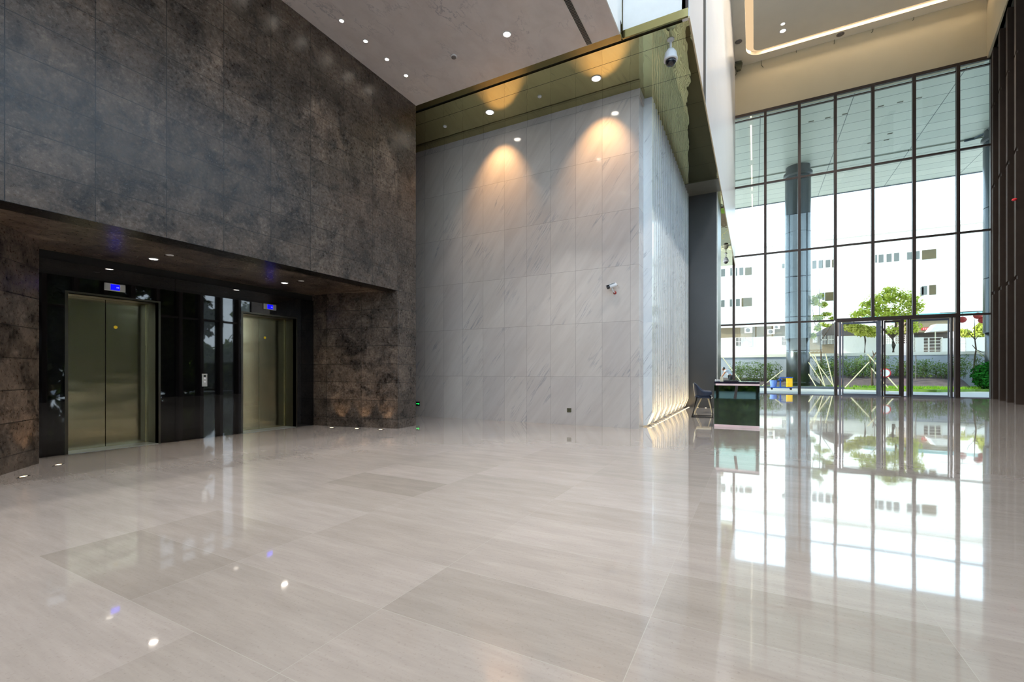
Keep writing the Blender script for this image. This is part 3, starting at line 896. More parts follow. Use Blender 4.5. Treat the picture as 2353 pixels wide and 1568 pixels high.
# hall ceiling fittings
def disc(name, r, m, loc, label, cat, group=None):
    e = thing(name, label, cat, loc, group)
    MB().lathe((0, 0, 0), [(r, 0), (r, -0.01), (r * .8, -0.02)], 24).build('rim', m, e, smooth=True)
    MB().lathe((0, 0, -0.02), [(r * .8, 0), (r * .5, -0.006), (0, -0.008)], 24).build('face', m, e, smooth=True)
    return e
p = Pz(1697, 96, HH); disc('ceiling_speaker', 0.17, 'grey', (p.x, p.y, HH), 'grey round ceiling speaker between the white wall and the glowing slot', 'speaker', 'grey ceiling speakers')
p = Pz(1931, 79, HH); disc('ceiling_speaker', 0.17, 'grey', (p.x, p.y, HH), 'grey round ceiling speaker above the cream wall over the window front', 'speaker', 'grey ceiling speakers')
p = Pz(1799, 71, HH)
dh = downlight(0.13, 'lampWs'); dh.location = (p.x, p.y, HH - 0.001); dh['label'] = 'round pale lamp in the raised hall ceiling, lower of the close pair'
p = Pz(1799, 55, HH)
dh2 = downlight(0.09, 'lampWs'); dh2.location = (p.x, p.y, HH - 0.001); dh2['label'] = 'small twin lamp in the raised hall ceiling, upper of the close pair'
fl = thing('floodlight', 'dark flood lamp hanging at the corner of hall ceiling and cream wall', 'floodlight', (Pz(1697, 143, HH).x, 27.9, HH))
MB().prism([(-0.16, -0.1), (0.16, -0.1), (0.16, 0.1), (-0.16, 0.1)], -0.12, -0.04).extr([(-0.2, -0.12), (0.2, -0.12), (0.10, -0.48), (-0.10, -0.48)], lambda u, v, q: (u, q, v), -0.1, 0.12).build('housing', 'olive', fl, bevel=0.02)
MB().tube([(-0.05, 0, -0.45), (-0.10, 0.05, -0.60), (-0.16, 0.05, -0.68)], 0.012).build('cable', 'blackmetal', fl)
MB().tube([(0, 0, 0), (0, 0, -0.06)], 0.03).build('bracket', 'blackmetal', fl)
GK = 'wire hooks along the cream wall top'
for k, (x, y, dx, dy) in enumerate(((1749, 139, 5, 16), (1830, 117, 0, 4), (1917.5, 92, -1, 9), (2006, 67, -4, 8), (2100, 40, -3, 7))):
    a = Py(x, y, YF - 0.03); c = Py(x + dx * .2, y + dy * .7, YF - 0.03); d = Py(x + dx, y + dy, YF - 0.03)
    o = MB().tube([Vector((a.x, a.y, HH)) - Vector((a.x, a.y, a.z)) * 0 - a, c - a, d - a], 0.014, 6).build('wire_hook', 'olive')
    o.location = a
    tag(o, 'thin wire hook at the top of the cream wall, ' + ('first', 'second', 'third', 'fourth', 'fifth')[k] + ' from the white wall', 'hook', GK)
# hall light: added fill spots without fixtures, then the glow of the cove
for y in (3, 9.5, 16, 22.5):
    lamp('SPOT', 'hall_fill_spot', (3.6, y, HH - 0.1), 2000, (1.0, 0.94, 0.86), size=0.2, spot=110, target=(3.6, y, 0))
for y in (4, 11, 18, 25):
    lamp('AREA', 'cove_glow', (-0.235, y, HH + 0.18), 24, (1.0, 0.82, 0.60), target=(-0.235, y, 0), size=0.1, sizey=6)
for x in (2, 5.5, 9):
    lamp('AREA', 'cove_glow', (x, SY - 0.18, HH + 0.18), 17, (1.0, 0.80, 0.56), target=(x, SY - 0.18, 0), size=3.4, sizey=0.1)

# ================================================================== FLOOR LAMPS, WALL FITTINGS
fl0 = thing('inground_light', '', 'floor light')
MB().box(-0.075, 0.075, -0.03, 0.03, -0.002, 0.003).build('frame', 'blackmetal', fl0)
MB().box(-0.032, 0.032, -0.02, 0.02, 0.003, 0.0045).build('lens', 'lampdot', fl0)
spots = [(-7.381, 1.957, -40, 'lit inground floor light nearest the viewer at the left stone return'), (-7.917, 2.416, -40, 'lit inground floor light nearest the black glass at the left stone return'),
         (-8.011, 6.785, 12, 'lit inground floor light nearest the elevators, first of three before the right stone return'),
         (-7.418, 6.932, 12, 'lit inground floor light in the middle of three before the right stone return'),
         (-6.87, 7.06, 12, 'lit inground floor light nearest the pier corner, last of three')]
for k, (x, y, a, lab) in enumerate(spots):
    if k == 0:
        fl0.location = (x, y, 0); fl0.rotation_euler = (0, 0, R(a)); fl0['label'] = lab; fl0['group'] = 'inground lights in the elevator recess'
    else:
        dup(fl0, (x, y, 0), lab, R(a))
    up = (-9.3, 2.6) if k < 2 else (x + 0.05, y + 0.3)
for x, y, tx, ty in ((-7.92, 2.42, -8.02, 2.12), (-7.38, 1.96, -7.48, 1.65), (-7.99, 6.83, -7.97, 7.05), (-6.88, 7.08, -6.87, 7.3), (-7.42, 6.95, -7.4, 7.17)):
    lamp('SPOT', 'inground_beam', (x, y, 0.02), 7, (1.0, 0.66, 0.36), size=0.02, spot=70, blend=0.8, target=(tx, ty, 0.75))
sl0 = thing('strip_lamp', '', 'floor light')
MB().lathe((0, 0, 0), [(0.034, 0), (0.034, 0.004)], 14).build('rim', 'plate', sl0)
MB().lathe((0, 0, 0.004), [(0.027, 0), (0.02, 0.004), (0, 0.005)], 14).build('lens', 'lampdot', sl0, smooth=True)
GS = 'row of small floor lamps along the foot of the marble fins'
for k in range(24):
    lab = 'small round lit floor lamp at the foot of the white marble fins'
    if k == 0: lab = 'small round lit floor lamp at the marble fins, nearest the viewer'
    loc = (-1.975, 10.03 + k * 0.277, 0)
    if k == 0:
        sl0.location = loc; sl0['label'] = lab; sl0['group'] = GS
    else:
        dup(sl0, loc, lab if k < 23 else 'small round lit floor lamp at the marble fins, farthest, next to the charcoal block')
for k in range(9):
    y = 10.3 + k * 0.74
    lamp('SPOT', 'fin_uplight', (-1.86, y, 0.03), 15, (1.0, 0.66, 0.30), target=(-2.06, y + 0.02, 0.42), size=0.03, spot=150, blend=1.0)
for k, px in enumerate((1601, 1621)):
    p = Pz(px, 938.5)
    dup(sl0, (p.x, 16.38, 0), 'small round floor lamp before the charcoal block, %s' % ('left' if k == 0 else 'right'), group='floor lamps before the charcoal block')

# exit sign, socket
ex = thing('exit_sign', 'small green running man exit sign low on the marble beside the dark pier', 'exit sign', (-8.03, YM, 0.335))
MB().box(-0.20, 0.045, -0.018, 0, -0.068, 0.068).build('housing', 'plate', ex, bevel=0.003)
MB().box(-0.185, 0.035, -0.020, -0.018, -0.056, 0.056).build('face', 'exitblk', ex)
g = MB()
def fb(x0, x1, z0, z1): g.box(x0, x1, -0.0225, -0.020, z0, z1)
fb(-0.08, 0.0, -0.008, 0.008)                     # arrow shaft
g.extr([(-0.005, -0.026), (0.027, 0), (-0.005, 0.026)], lambda u, v, q: (u, q, v), -0.0225, -0.020)
fb(-0.145, -0.120, -0.005, 0.025); fb(-0.139, -0.125, 0.029, 0.044)
g.extr([(-0.145, -0.005), (-0.132, -0.005), (-0.150, -0.045), (-0.160, -0.040)], lambda u, v, q: (u, q, v), -0.0225, -0.020)
g.extr([(-0.133, -0.005), (-0.120, -0.005), (-0.100, -0.040), (-0.112, -0.045)], lambda u, v, q: (u, q, v), -0.0225, -0.020)
fb(-0.120, -0.100, 0.008, 0.016)
g.build('pictogram', 'exitgr', ex)
so = thing('wall_socket', 'small square brown bronze socket low on the white marble wall', 'socket', (-3.705, YM, 0.333))
MB().box(-0.052, 0.052, -0.012, 0, -0.047, 0.047).build('plate', 'olive', so, bevel=0.004)
MB().box(-0.012, -0.006, -0.014, -0.012, -0.012, 0.012).box(0.006, 0.012, -0.014, -0.012, -0.012, 0.012).build('slot', 'blackmetal', so)

# bullet camera on the marble wall
p = Py(1413, 668, YM)
bc = thing('bullet_camera', 'white bullet security camera with black front bracketed on the white marble wall', 'security camera', (p.x, YM, p.z))
MB().lathe((0, 0, -0.05), [(0.035, 0), (0.03, 0.02), (0.012, 0.03)], 16, (0, -1, 0)).build('wall_mount', 'redl', bc, smooth=True)
MB().tube([(0, -0.02, -0.05), (-0.01, -0.10, -0.03), (-0.02, -0.16, 0.03)], [0.016, 0.013, 0.013], 10).build('arm', 'white', bc, smooth=True)
D = Vector((-0.80, -0.50, -0.34)).normalized()
c = Vector((-0.02, -0.17, 0.075))
MB().lathe(c + D * -0.10, [(0, 0), (0.038, 0.0), (0.042, 0.01), (0.042, 0.15), (0.040, 0.16)], 20, D).build('body', 'white', bc, smooth=True)
MB().lathe(c + D * 0.062, [(0.040, 0), (0.043, 0.005), (0.043, 0.045), (0.030, 0.052), (0, 0.045)], 20, D).build('lens_hood', 'dome', bc, smooth=True)
MB().box(-0.05, 0.05, -0.055, 0.055, 0, 0.006).build('sunshade', 'white', bc).matrix_local = Matrix.Translation(c + Vector((0, 0, 0.045)) + D * 0.03) @ D.to_track_quat('X', 'Z').to_matrix().to_4x4() @ Matrix.Scale(2.0, 4, (1, 0, 0))
MB().tube([c + D * -0.10, c + D * -0.13 + Vector((0, .02, -0.01)), (0.06, -0.02, 0.12)], 0.005, 6).build('cable', 'white', bc)

# dome cameras
def dome(loc, label, s=1.0):
    e = thing('dome_camera', label, 'security camera', loc, 'pendant dome cameras')
    h = 0.30 * s
    MB().lathe((0, 0, 0), [(0.055 * s, 0), (0.055 * s, -0.015), (0.022 * s, -0.025)], 20).build('ceiling_plate', 'white', e, smooth=True)
    MB().tube([(0, 0, 0), (0, 0, -0.17 * s)], 0.018 * s, 12).build('stem', 'white', e, smooth=True)
    MB().lathe((0, 0, -0.15 * s), [(0.022 * s, 0), (0.055 * s, -0.02 * s), (0.088 * s, -0.07 * s), (0.10 * s, -0.14 * s), (0.108 * s, -0.17 * s), (0.108 * s, -0.19 * s), (0.085 * s, -0.195 * s)], 28).build('housing', 'white', e, smooth=True)
    MB().lathe((0, 0, -0.345 * s), [(0.083 * s, 0), (0.080 * s, -0.03 * s), (0.06 * s, -0.065 * s), (0.03 * s, -0.082 * s), (0, -0.086 * s)], 28).build('smoked_dome', 'dome', e, smooth=True)
    return e
dome((-1.335, 8.56, HS), 'white pendant dome camera with dark bubble hanging from the bronze soffit, nearest', 1.12)
p = Pz(1668, 583, HS); dome((p.x, p.y, HS), 'far white pendant dome camera small against the window front beyond the charcoal block', 1.2)

# ================================================================== DESK AND CHAIRS
DX0, DX1, DY = -0.79, 0.09, 10.93
dk = thing('reception_desk', 'small mirrored reception desk with dark top and pale pink edges', 'desk', ((DX0 + DX1) / 2, DY + 0.3, 0))
hw = (DX1 - DX0) / 2
MB().box(-hw, hw, -0.30, 0.30, 0.945, 0.985).build('desk_top', 'desktop', dk, bevel=0.003)
MB().box(-hw + 0.03, hw, -0.305, -0.285, 0.905, 0.944).build('top_edge', 'pink', dk)
MB().box(-hw, hw, -0.29, -0.27, 0.05, 0.905).build('front_panel', 'mir', dk)
MB().box(-hw, hw, -0.30, -0.27, 0.0, 0.05).build('plinth', 'pink', dk)
MB().box(-hw, -hw + 0.02, -0.27, 0.29, 0.0, 0.905).build('side_panel', 'mir', dk)
MB().box(hw - 0.02, hw, -0.27, 0.29, 0.0, 0.905).build('side_panel', 'mir', dk)
MB().box(-hw + 0.10, hw, 0.27, 0.285, 0.985, 1.03).build('glass_upstand', 'glass', dk)
MB().extr([(-0.02, 0.905), (0.035, 0.905), (0.0, 0.62), (-0.055, 0.62)], lambda u, v, q: (u, q, v), -0.296, -0.289).build('front_strut', 'bronze', dk)
# things on the desk
kb = MB().extr([(-0.19, 0), (0.17, 0), (0.13, 0.03), (-0.19, 0.03)], lambda u, v, q: (u, q, v), -0.1, 0.1).build('desk_tray', 'blackmetal', bevel=0.004)
kb.location = (-0.47, DY + 0.22, 0.985); tag(kb, 'flat black tray lying on the mirrored reception desk', 'tray')
pb = MB().box(-0.03, 0.03, -0.04, 0.04, 0, 0.11).build('card_holder', 'cream', bevel=0.004)
pb.location = (-0.64, DY + 0.08, 0.985); tag(pb, 'upright pale card holder on the mirrored reception desk', 'card holder')
for k in range(4):
    o = MB().lathe((0, 0, 0), [(0.014, 0), (0.018, 0.02), (0.012, 0.045), (0, 0.05)], 12).build('white_cup', 'white', smooth=True)
    o.location = (-0.765 + 0.034 * k, DY + 0.06, 0.985)
    tag(o, 'tiny white cup in a row at the left end of the reception desk', 'cup', 'tiny white cups on the desk')

def navy_chair(loc, rz, label):
    e = thing('armchair', label, 'chair', loc, None, rz)
    # bucket shell: swept section, faces +x
    b = MB()
    n = 13; rings = []
    for i in range(n):
        t = -1 + 2 * i / (n - 1)                 # -1..1 around the back from arm to arm
        a = t * R(112)
        x = -0.24 * math.cos(a) + 0.02
        y = 0.29 * math.sin(a)
        if abs(t) > 0.78: x = -0.24 * math.cos(a) + 0.02 + (abs(t) - 0.78) * 0.9; y = 0.29 * math.copysign(1, a)
        k = max(0, 1 - (abs(t) / 0.72) ** 3)
        top = 0.70 + 0.23 * k
        lo = 0.55 + 0.03 * abs(t)
        out = 0.05 * k
        rings.append([(x * (1 + out), y, top), (x * (1 + out) * .86, y * .88, top - 0.005), (x * .72, y * .80, lo + 0.02), (x * .82, y * .92, lo - 0.04)])
    vs = [[b.bm.verts.new(p) for p in r] for r in rings]
    for r0, r1 in zip(vs, vs[1:]):
        for k in range(4):
            b.bm.faces.new((r0[k], r0[(k + 1) % 4], r1[(k + 1) % 4], r1[k]))
    b.bm.faces.new(vs[0]); b.bm.faces.new(vs[-1][::-1])
    b.build('shell', 'shell', e, smooth=True, sub=2)
    MB().box(-0.17, 0.24, -0.22, 0.22, 0.50, 0.58).build('seat', 'shell', e, bevel=0.03)
    for s in (-1, 1):
        y = 0.24 * s
        MB().tube([(-0.12, y * .9, 0.55), (-0.24, y, 0.012), (0.27, y, 0.012), (0.19, y * .9, 0.66)], 0.015, 8).build('side_frame', 'blackmetal', e, smooth=True)
    MB().tube([(-0.24, -0.24, 0.012), (-0.24, 0.24, 0.012)], 0.013, 8).build('crossbar', 'blackmetal', e)
    MB().tube([(0.27, -0.24, 0.012), (0.27, 0.24, 0.012)], 0.013, 8).build('crossbar', 'blackmetal', e)
    return e
navy_chair((-1.25, 13.15, 0), R(4), 'navy bucket armchair on black sled frame left of the reception desk')
def cream_chair(loc, rz, label):
    e = thing('side_chair', label, 'chair', loc, None, rz)
    pts = [(-0.28, 0.86), (-0.265, 0.86), (-0.20, 0.50), (-0.15, 0.465), (0.22, 0.465), (0.24, 0.445), (0.22, 0.43), (-0.17, 0.43), (-0.225, 0.48)]
    MB().extr(pts, lambda u, v, q: (u, q, v), -0.21, 0.21).build('shell', 'cream', e, bevel=0.01)
    for s in (-1, 1):
        MB().tube([(-0.05, 0.15 * s, 0.44), (-0.24, 0.2 * s, 0.0)], 0.012, 8).build('leg', 'stake', e)
        MB().tube([(0.12, 0.15 * s, 0.44), (0.24, 0.2 * s, 0.0)], 0.012, 8).build('leg', 'stake', e)
    return e
cream_chair((-1.33, 14.45, 0), R(2), 'cream shell side chair with pale legs standing behind the navy armchair')

# ================================================================== OUTSIDE
struct('ground', MB().box(-60, 90, -70, YB, -0.35, -0.02).box(-60, 90, YF + 0.1, 46, -0.35, -0.015).box(11.5, 90, YB, YF + 0.1, -0.35, -0.02), 'concrete')
struct('ground_upper', MB().box(-60, 90, 43.4, 160, 0.0, 2.60), 'concrete')
cn = MB()
cn.box(-14, 24, YF + 0.3, 41.75, 17.0, 17.3)
cn.box(-14, 24, 42.05, 49.0, 17.0, 17.3)
cn.box(14.1, 24, 41.75, 42.05, 17.0, 17.3)
struct('canopy', cn, 'canopy')
struct('canopy_back', MB().box(XD, XC + 0.6, YB - 3.0, YB - 0.1, HC - 0.1, HC + 0.3), 'canopy')
struct('trim_canopy_slot', MB().box(-14, 14.1, 41.7, 42.1, 17.25, 17.35), 'mull')
struct('trim_canopy_edge', MB().box(-14, 24, 49.0, 49.15, 16.95, 17.7), 'mullb')
struct('trim_canopy_curve', MB().tube([(12.6, 41.9, 17.0), (13.1, 41.75, 17.0), (13.45, 41.2, 17.0), (13.45, 34, 17.0), (13.45, 29, 17.0)], 0.12, 8), 'metcol')
cl0 = thing('canopy_light', '', 'recessed light')
MB().box(-0.14, 0.14, -0.07, 0.07, -0.012, 0).build('frame', 'olive', cl0)
MB().box(-0.10, 0.10, -0.04, 0.04, -0.016, -0.012).build('lens', 'wdark', cl0)
for k, (x, y) in enumerate(((3.13, 34.17), (4.0, 34.17), (4.87, 34.17), (6.6, 34.17), (7.5, 34.17), (8.34, 34.17), (7.0, 39.3), (7.9, 39.3), (7.9, 38.37))):
    lab = ('small dark recessed canopy light, first of the long row seen through the glass', 'small dark recessed canopy light, second of the long row', 'small dark recessed canopy light, third of the long row', 'small dark recessed canopy light, fourth of the long row', 'small dark recessed canopy light, fifth of the long row', 'small dark recessed canopy light, last of the long row on the right', 'small dark recessed canopy light, left one nearest the canopy slot', 'small dark recessed canopy light, middle one nearest the canopy slot', 'small dark recessed canopy light, highest of the three nearest the slot')[k]
    if k == 0:
        cl0.location = (x, y, 17.0); cl0['label'] = lab; cl0['group'] = 'recessed canopy lights'
    else: dup(cl0, (x, y, 17.0), lab)
def column(x, y, r, label):
    e = thing('column', label, 'column', (x, y, 0), 'round canopy columns')
    MB().lathe((0, 0, 0), [(r * .9, 0), (r * .9, 3.8)], 40).build('base_sleeve', 'metcolL', e, smooth=True)
    b = MB(); z = 3.75
    for zt in (7.3, 11.9, 16.2):
        b.lathe((0, 0, 0), [(r * .97, z), (r, z + 0.015), (r, zt - 0.03), (r * .97, zt - 0.015)], 40); z = zt
    b.build('cladding', 'metcol', e, smooth=False)
    MB().lathe((0, 0, 0), [(r * .99, 16.2), (r * 1.12, 16.3), (r * 1.12, 16.5), (r * .95, 16.55), (r * .95, 17.0)], 40).build('capital', 'metcolL', e)
    for p in b and [] or []: pass
column(2.93, 41.35, 0.86, 'round grey metal column outside the glass, left of the doors')
column(14.1, 40.9, 0.86, 'round grey metal column outside the glass at the right, beside the brown fins')
struct('planter_kerb', MB().box(-6, 7.0, 39.4, 39.75, -0.02, 0.12).box(1.4, 5.0, 38.9, 39.4, -0.02, 0.16), 'mullb')
# grass strip
gm = MB().prism([(-8, 39.75), (5.3, 39.75), (8.2, 36.3), (9.5, 35.6), (12, 38.2), (20, 38.2), (20, 43), (-8, 43)], -0.02, 0.14)
struct('ground_lawn', gm, 'grassbase')
struct('ground_hedge_bed', MB().extr([(41.0, 0.12), (41.6, 0.35), (42.3, 0.6), (42.99, 0.7), (42.99, 0.12)], lambda u, v, q: (q, u, v), -8, 3.9).extr([(39.3, 0.12), (40.6, 0.6), (42.0, 0.95), (42.99, 1.0), (42.99, 0.12)], lambda u, v, q: (q, u, v), 5.6, 12.2), 'soil')
gb = MB()
for i in range(9000):
    x = random.uniform(-3, 14.5); y = random.uniform(36.2, 40.6)
    if x < 5.3 and y < 39.8: continue
    if x < 9.5 and y < 39.75 - (x - 5.3) * 1.15: continue
    if x > 9.5 and y < 38.2 - (12 - x) * 1.0: continue
    h = random.uniform(0.08, 0.22); a = random.uniform(0, PI); dx, dy = 0.02 * math.cos(a), 0.02 * math.sin(a)
    gb.bm.faces.new([gb.bm.verts.new(q) for q in ((x - dx, y - dy, 0.13), (x + dx, y + dy, 0.13), (x + random.uniform(-.05, .05), y + random.uniform(-.05, .05), 0.13 + h))])
tag(gb.build('grass', 'grass'), 'bright green grass strip growing in front of the bamboo hedge', 'grass', kind='stuff')
struct('wall_retaining', MB().box(-14, 30, 43.0, 43.4, 0, 2.42), 'retwall')
struct('trim_retaining_cap', MB().box(-14, 30, 42.9, 43.5, 2.42, 2.64), 'bldg')

# bamboo clumps
def bamboo(x, y, h, wd, label):
    e = thing('bamboo_shrub', label, 'bamboo', (x, y, 0.30 if x < 3.9 else 0.72), 'bamboo shrubs along the grey wall')
    st = MB(); lf = MB()
    for k in range(int(8 * wd)):
        bx_, by_ = random.uniform(-wd * .5, wd * .5), random.uniform(-.25, .25)
        hh = h * random.uniform(.6, 1.0)
        tx, ty = bx_ + random.uniform(-.3, .3), by_ + random.uniform(-.2, .2)
        st.tube([(bx_, by_, 0), ((bx_ + tx) / 2, (by_ + ty) / 2, hh * .6), (tx, ty, hh)], [0.012, 0.009, 0.004], 4, False)
        for j in range(80):
            t = random.uniform(.12, 1.05) ** 0.9
            px = bx_ + (tx - bx_) * t + random.gauss(0, .16); py = by_ + (ty - by_) * t + random.gauss(0, .14)
            lf.leaf((px, py, hh * min(t, 1.02) + random.gauss(0, .05)), (random.uniform(-1, 1), random.uniform(-1, 1), random.uniform(-.2, 1)), random.uniform(.06, .12), random.uniform(.014, .03))
    st.build('stems', 'bark', e); lf.build('foliage', 'bamboo', e)
bx_list = [(-1.0, 1.9, 1.5), (0.2, 2.1, 1.3), (1.2, 1.9, 1.0), (4.7, 2.0, 1.5), (5.5, 2.3, 1.2), (6.4, 2.5, 1.4), (7.3, 2.5, 1.5), (8.4, 2.2, 1.3), (9.5, 1.7, 1.2), (10.5, 2.1, 1.2), (11.6, 1.6, 1.2), (12.4, 2.2, 1.2)]
words = ['farthest left behind the desk', 'second from the left', 'left of the round column', 'just right of the round column', 'behind the support stakes', 'seen through the left door leaf', 'at the middle of the left door leaf', 'behind the door posts', 'seen through the middle door', 'at the left of the right door leaf', 'in the middle of the right door leaf', 'at the right of the right door leaf']
for (x, h, wd), wdn in zip(bx_list, words):
    bamboo(x, 41.9 if x < 3.9 else 41.3, h * (0.92 if x < 3.9 else 0.72), wd, 'feathery green bamboo shrub against the grey wall, ' + wdn)
# glossy shrub
def leafy(e, name, m, c, rad, nleaf, l, wd, shellk=0.5):
    b = MB()
    for i in range(nleaf):
        v = Vector((random.gauss(0, 1), random.gauss(0, 1), random.gauss(0, 1))).normalized()
        r = random.uniform(shellk, 1.0)
        p = Vector((c[0] + v.x * rad[0] * r, c[1] + v.y * rad[1] * r, c[2] + v.z * rad[2] * r))
        if p.z < 0.02: continue
        b.leaf(p, v + Vector((random.uniform(-.8, .8), random.uniform(-.8, .8), random.uniform(-.3, .9))), random.uniform(l * .7, l * 1.2), random.uniform(wd * .7, wd * 1.2))
    return b.build(name, m, e)
e = thing('glossy_shrub', 'rounded dark green glossy shrub outside beside the right column', 'shrub', (12.95, 38.9, 0.12))
leafy(e, 'foliage', 'leafD', (0, 0, 0.85), (1.0, 0.7, 0.95), 2400, 0.12, 0.06, .35)
MB().tube([(0, 0, 0), (0.02, 0, 0.5)], 0.04).build('stem', 'bark', e)

# trees beyond
def blob_tree(name, label, loc, trunk, blobs, m, nl, l, cat='tree', group=None, z0=0.0):
    e = thing(name, label, cat, loc, group)
    t = MB()
    for pts, r in trunk: t.tube(pts, r, 8)
    t.build('trunk', 'bark', e, smooth=True)
    b = MB()
    tot = sum(q[3] * q[4] for q in blobs)
    for (x, y, z, rx, rz_) in blobs:
        n = int(nl * rx * rz_ / tot)
        for i in range(n):
            v = Vector((random.gauss(0, 1), random.gauss(0, 1), random.gauss(0, 1))).normalized()
            r = random.uniform(.35, 1.0)
            b.leaf((x + v.x * rx * r, y + v.y * rx * r * .8, z + v.z * rz_ * r), v + Vector((random.uniform(-.7, .7), random.uniform(-.7, .7), random.uniform(0, .9))), random.uniform(l * .7, l * 1.3), random.uniform(l * .35, l * .6))
    b.build('crown', m, e)
    return e
YT = 50.0
def bl(px, py, rpx, rpz=None, Y=YT, base=(0, 0, 0)):
    p = Py(px, py, Y); k = (Y / (math.cos(YAW) + math.sin(YAW) * (px - 1176.5) / FPX)) / FPX
    return (p.x - base[0], p.y - base[1], p.z - base[2], rpx * k, (rpz or rpx) * k)
b0 = Py(2052, 812, YT); b0 = (b0.x, b0.y, 2.6)
blobs = [bl(*q, base=b0) for q in ((2020, 690, 28, 20), (2050, 678, 26, 20), (2085, 690, 26, 26), (2105, 705, 18, 18), (2000, 715, 30, 14), (1972, 722, 20, 12), (2040, 718, 34, 20), (2085, 730, 28, 20), (2060, 758, 24, 14), (2100, 752, 16, 16), (2045, 665, 14, 8), (1990, 700, 16, 10))]
blob_tree('street_tree', 'broad sunlit green tree behind the grey wall above the glass doors', b0,
          [([(0, 0, 0), (0.05, 0, 0.9), (-0.05, 0, 1.7), (0.2, 0, 2.6)], [0.17, 0.15, 0.13, 0.08]), ([(-0.02, 0, 1.5), (-0.9, 0, 2.6), (-1.6, 0, 3.4)], [0.1, 0.06, 0.03]), ([(0, 0, 1.6), (0.8, 0, 2.6), (1.4, 0, 3.6)], [0.1, 0.06, 0.03]), ([(0.2, 0, 2.6), (0.1, 0, 4.4)], [0.08, 0.03])],
          blobs, 'leafA', 3000, 0.15)
b1 = Py(1966, 812, 47); b1 = (b1.x, b1.y, 2.6)
blobs = [bl(*q, Y=47, base=b1) for q in ((1960, 752, 20, 12), (1982, 760, 22, 14), (2004, 762, 18, 14), (1945, 742, 10, 7))]
blob_tree('street_tree', 'low yellow-green tree behind the grey wall seen through the left door leaf', b1, [([(0.6, 0, 0), (0.65, 0, 1.2), (0.5, 0, 2.4)], [0.07, 0.06, 0.03])], blobs, 'leafB', 2200, 0.13)
b2 = Py(1886, 876, 41.0); b2 = (b2.x, b2.y, 0.13)
blobs = [bl(*q, Y=41, base=b2) for q in ((1873, 690, 10, 14), (1885, 680, 8, 8), (1890, 700, 12, 8), (1880, 730, 14, 8), (1900, 722, 12, 6), (1888, 745, 10, 6), (1912, 732, 8, 5), (1878, 755, 9, 8), (1868, 772, 7, 9), (1900, 748, 10, 4))]
blob_tree('young_tree', 'slender young tree with airy crown just right of the round column', b2,
          [([(0, 0, 0), (0.02, 0, 2.4), (-0.05, 0, 4.2), (-.1, 0, 7.4)], [0.06, 0.05, 0.04, 0.01]), ([(0, 0, 3.4), (0.7, 0, 4.6), (1.0, 0, 5.6)], [0.03, 0.02, 0.01]), ([(0, 0, 3.9), (-0.4, 0, 4.8), (-.6, 0, 6.5)], [0.03, 0.02, 0.01])], blobs, 'leafA', 2600, 0.075)
b3 = Py(2005, 893, 39.6); b3 = (b3.x, b3.y, 0.13)
def rel(px, py, Y, b): 
    p = Py(px, py, Y); return (p.x - b[0], p.y - b[1], p.z - b[2])
e = thing('bare_sapling', 'thin bare sapling held by stakes behind the left glass door', 'tree', b3)
MB().tube([(0, 0, 0), rel(2003, 850, 39.6, b3), rel(2000, 828, 39.6, b3), rel(2012, 812, 39.6, b3), rel(2022, 800, 39.6, b3)], [0.07, 0.055, 0.05, 0.04, 0.03], 8).tube([rel(2008, 818, 39.6, b3), rel(2005, 806, 39.6, b3)], [0.04, 0.02], 6).build('trunk', 'bark', e, smooth=True)
b4 = Py(2238, 842, 41.8); b4 = (b4.x, b4.y, 0.15)
e = thing('bare_sapling', 'thin dark branching sapling beyond the last window by the right column', 'tree', (b4[0], b4[1], 0.15))
t = MB()
for pts, r in (([(2236, 880), (2240, 820), (2243, 804), (2240, 780), (2239, 733)], [.05, .05, .045, .03, .012]), ([(2243, 804), (2234, 793)], [.03, .015]), ([(2243, 804), (2262, 812)], [.03, .015]), ([(2240, 780), (2225, 765), (2222, 755)], [.03, .02, .01]), ([(2240, 782), (2250, 770)], [.03, .01])):
    t.tube([rel(a, c, 41.8, b4) for a, c in pts], r, 6)
t.build('trunk', 'bark', e)
b5 = Py(2235, 800, 58); b5 = (b5.x, b5.y, 2.6)
blob_tree('street_tree', 'yellow-green tree far behind the last window by the right column', b5, [([(0, 0, 0), (0, 0, 2.0)], [0.12, 0.08])], [bl(*q, Y=58, base=b5) for q in ((2215, 765, 14, 10), (2235, 772, 20, 8), (2255, 758, 14, 18), (2262, 740, 10, 10))], 'leafB', 1800, 0.16)
# trees reflected in the lift wall
for k, (x, y, s, hh) in enumerate(((10.5, 7.0, 1.0, 8.0), (11.0, 10.2, 1.1, 8.5), (11.5, 13.4, 1.0, 8.0), (12.5, 21.0, 1.4, 8.0), (10.5, 3.0, 1.1, 8.0), (14.5, 17.4, .9, 2.6))):
    bb = [(random.uniform(-.5, .5), random.uniform(-1.6, 1.6), z_, 1.6 * s, 1.0) for z_ in [.8 + .75 * q_ for q_ in range(int((hh - .8) / .75) + 1)] for _ in (0, 1)]
    blob_tree('garden_tree', ('dense garden tree beyond the side glazing, second from the back', 'dense garden tree beyond the side glazing, third from the back', 'dense garden tree beyond the side glazing, fourth from the back', 'wide garden tree beyond the side glazing, farthest from the viewer', 'dense garden tree beyond the side glazing, nearest the back', 'low garden bush beyond the side glazing at its bright gap')[k], (x, y, -0.015), [([(0, 0, 0), (0.1, 0, 2.0), (0, 0, min(hh, 5))], [0.12, 0.10, 0.05])], bb, 'leafG', 9000, 0.26, group='garden trees beyond the side glazing')

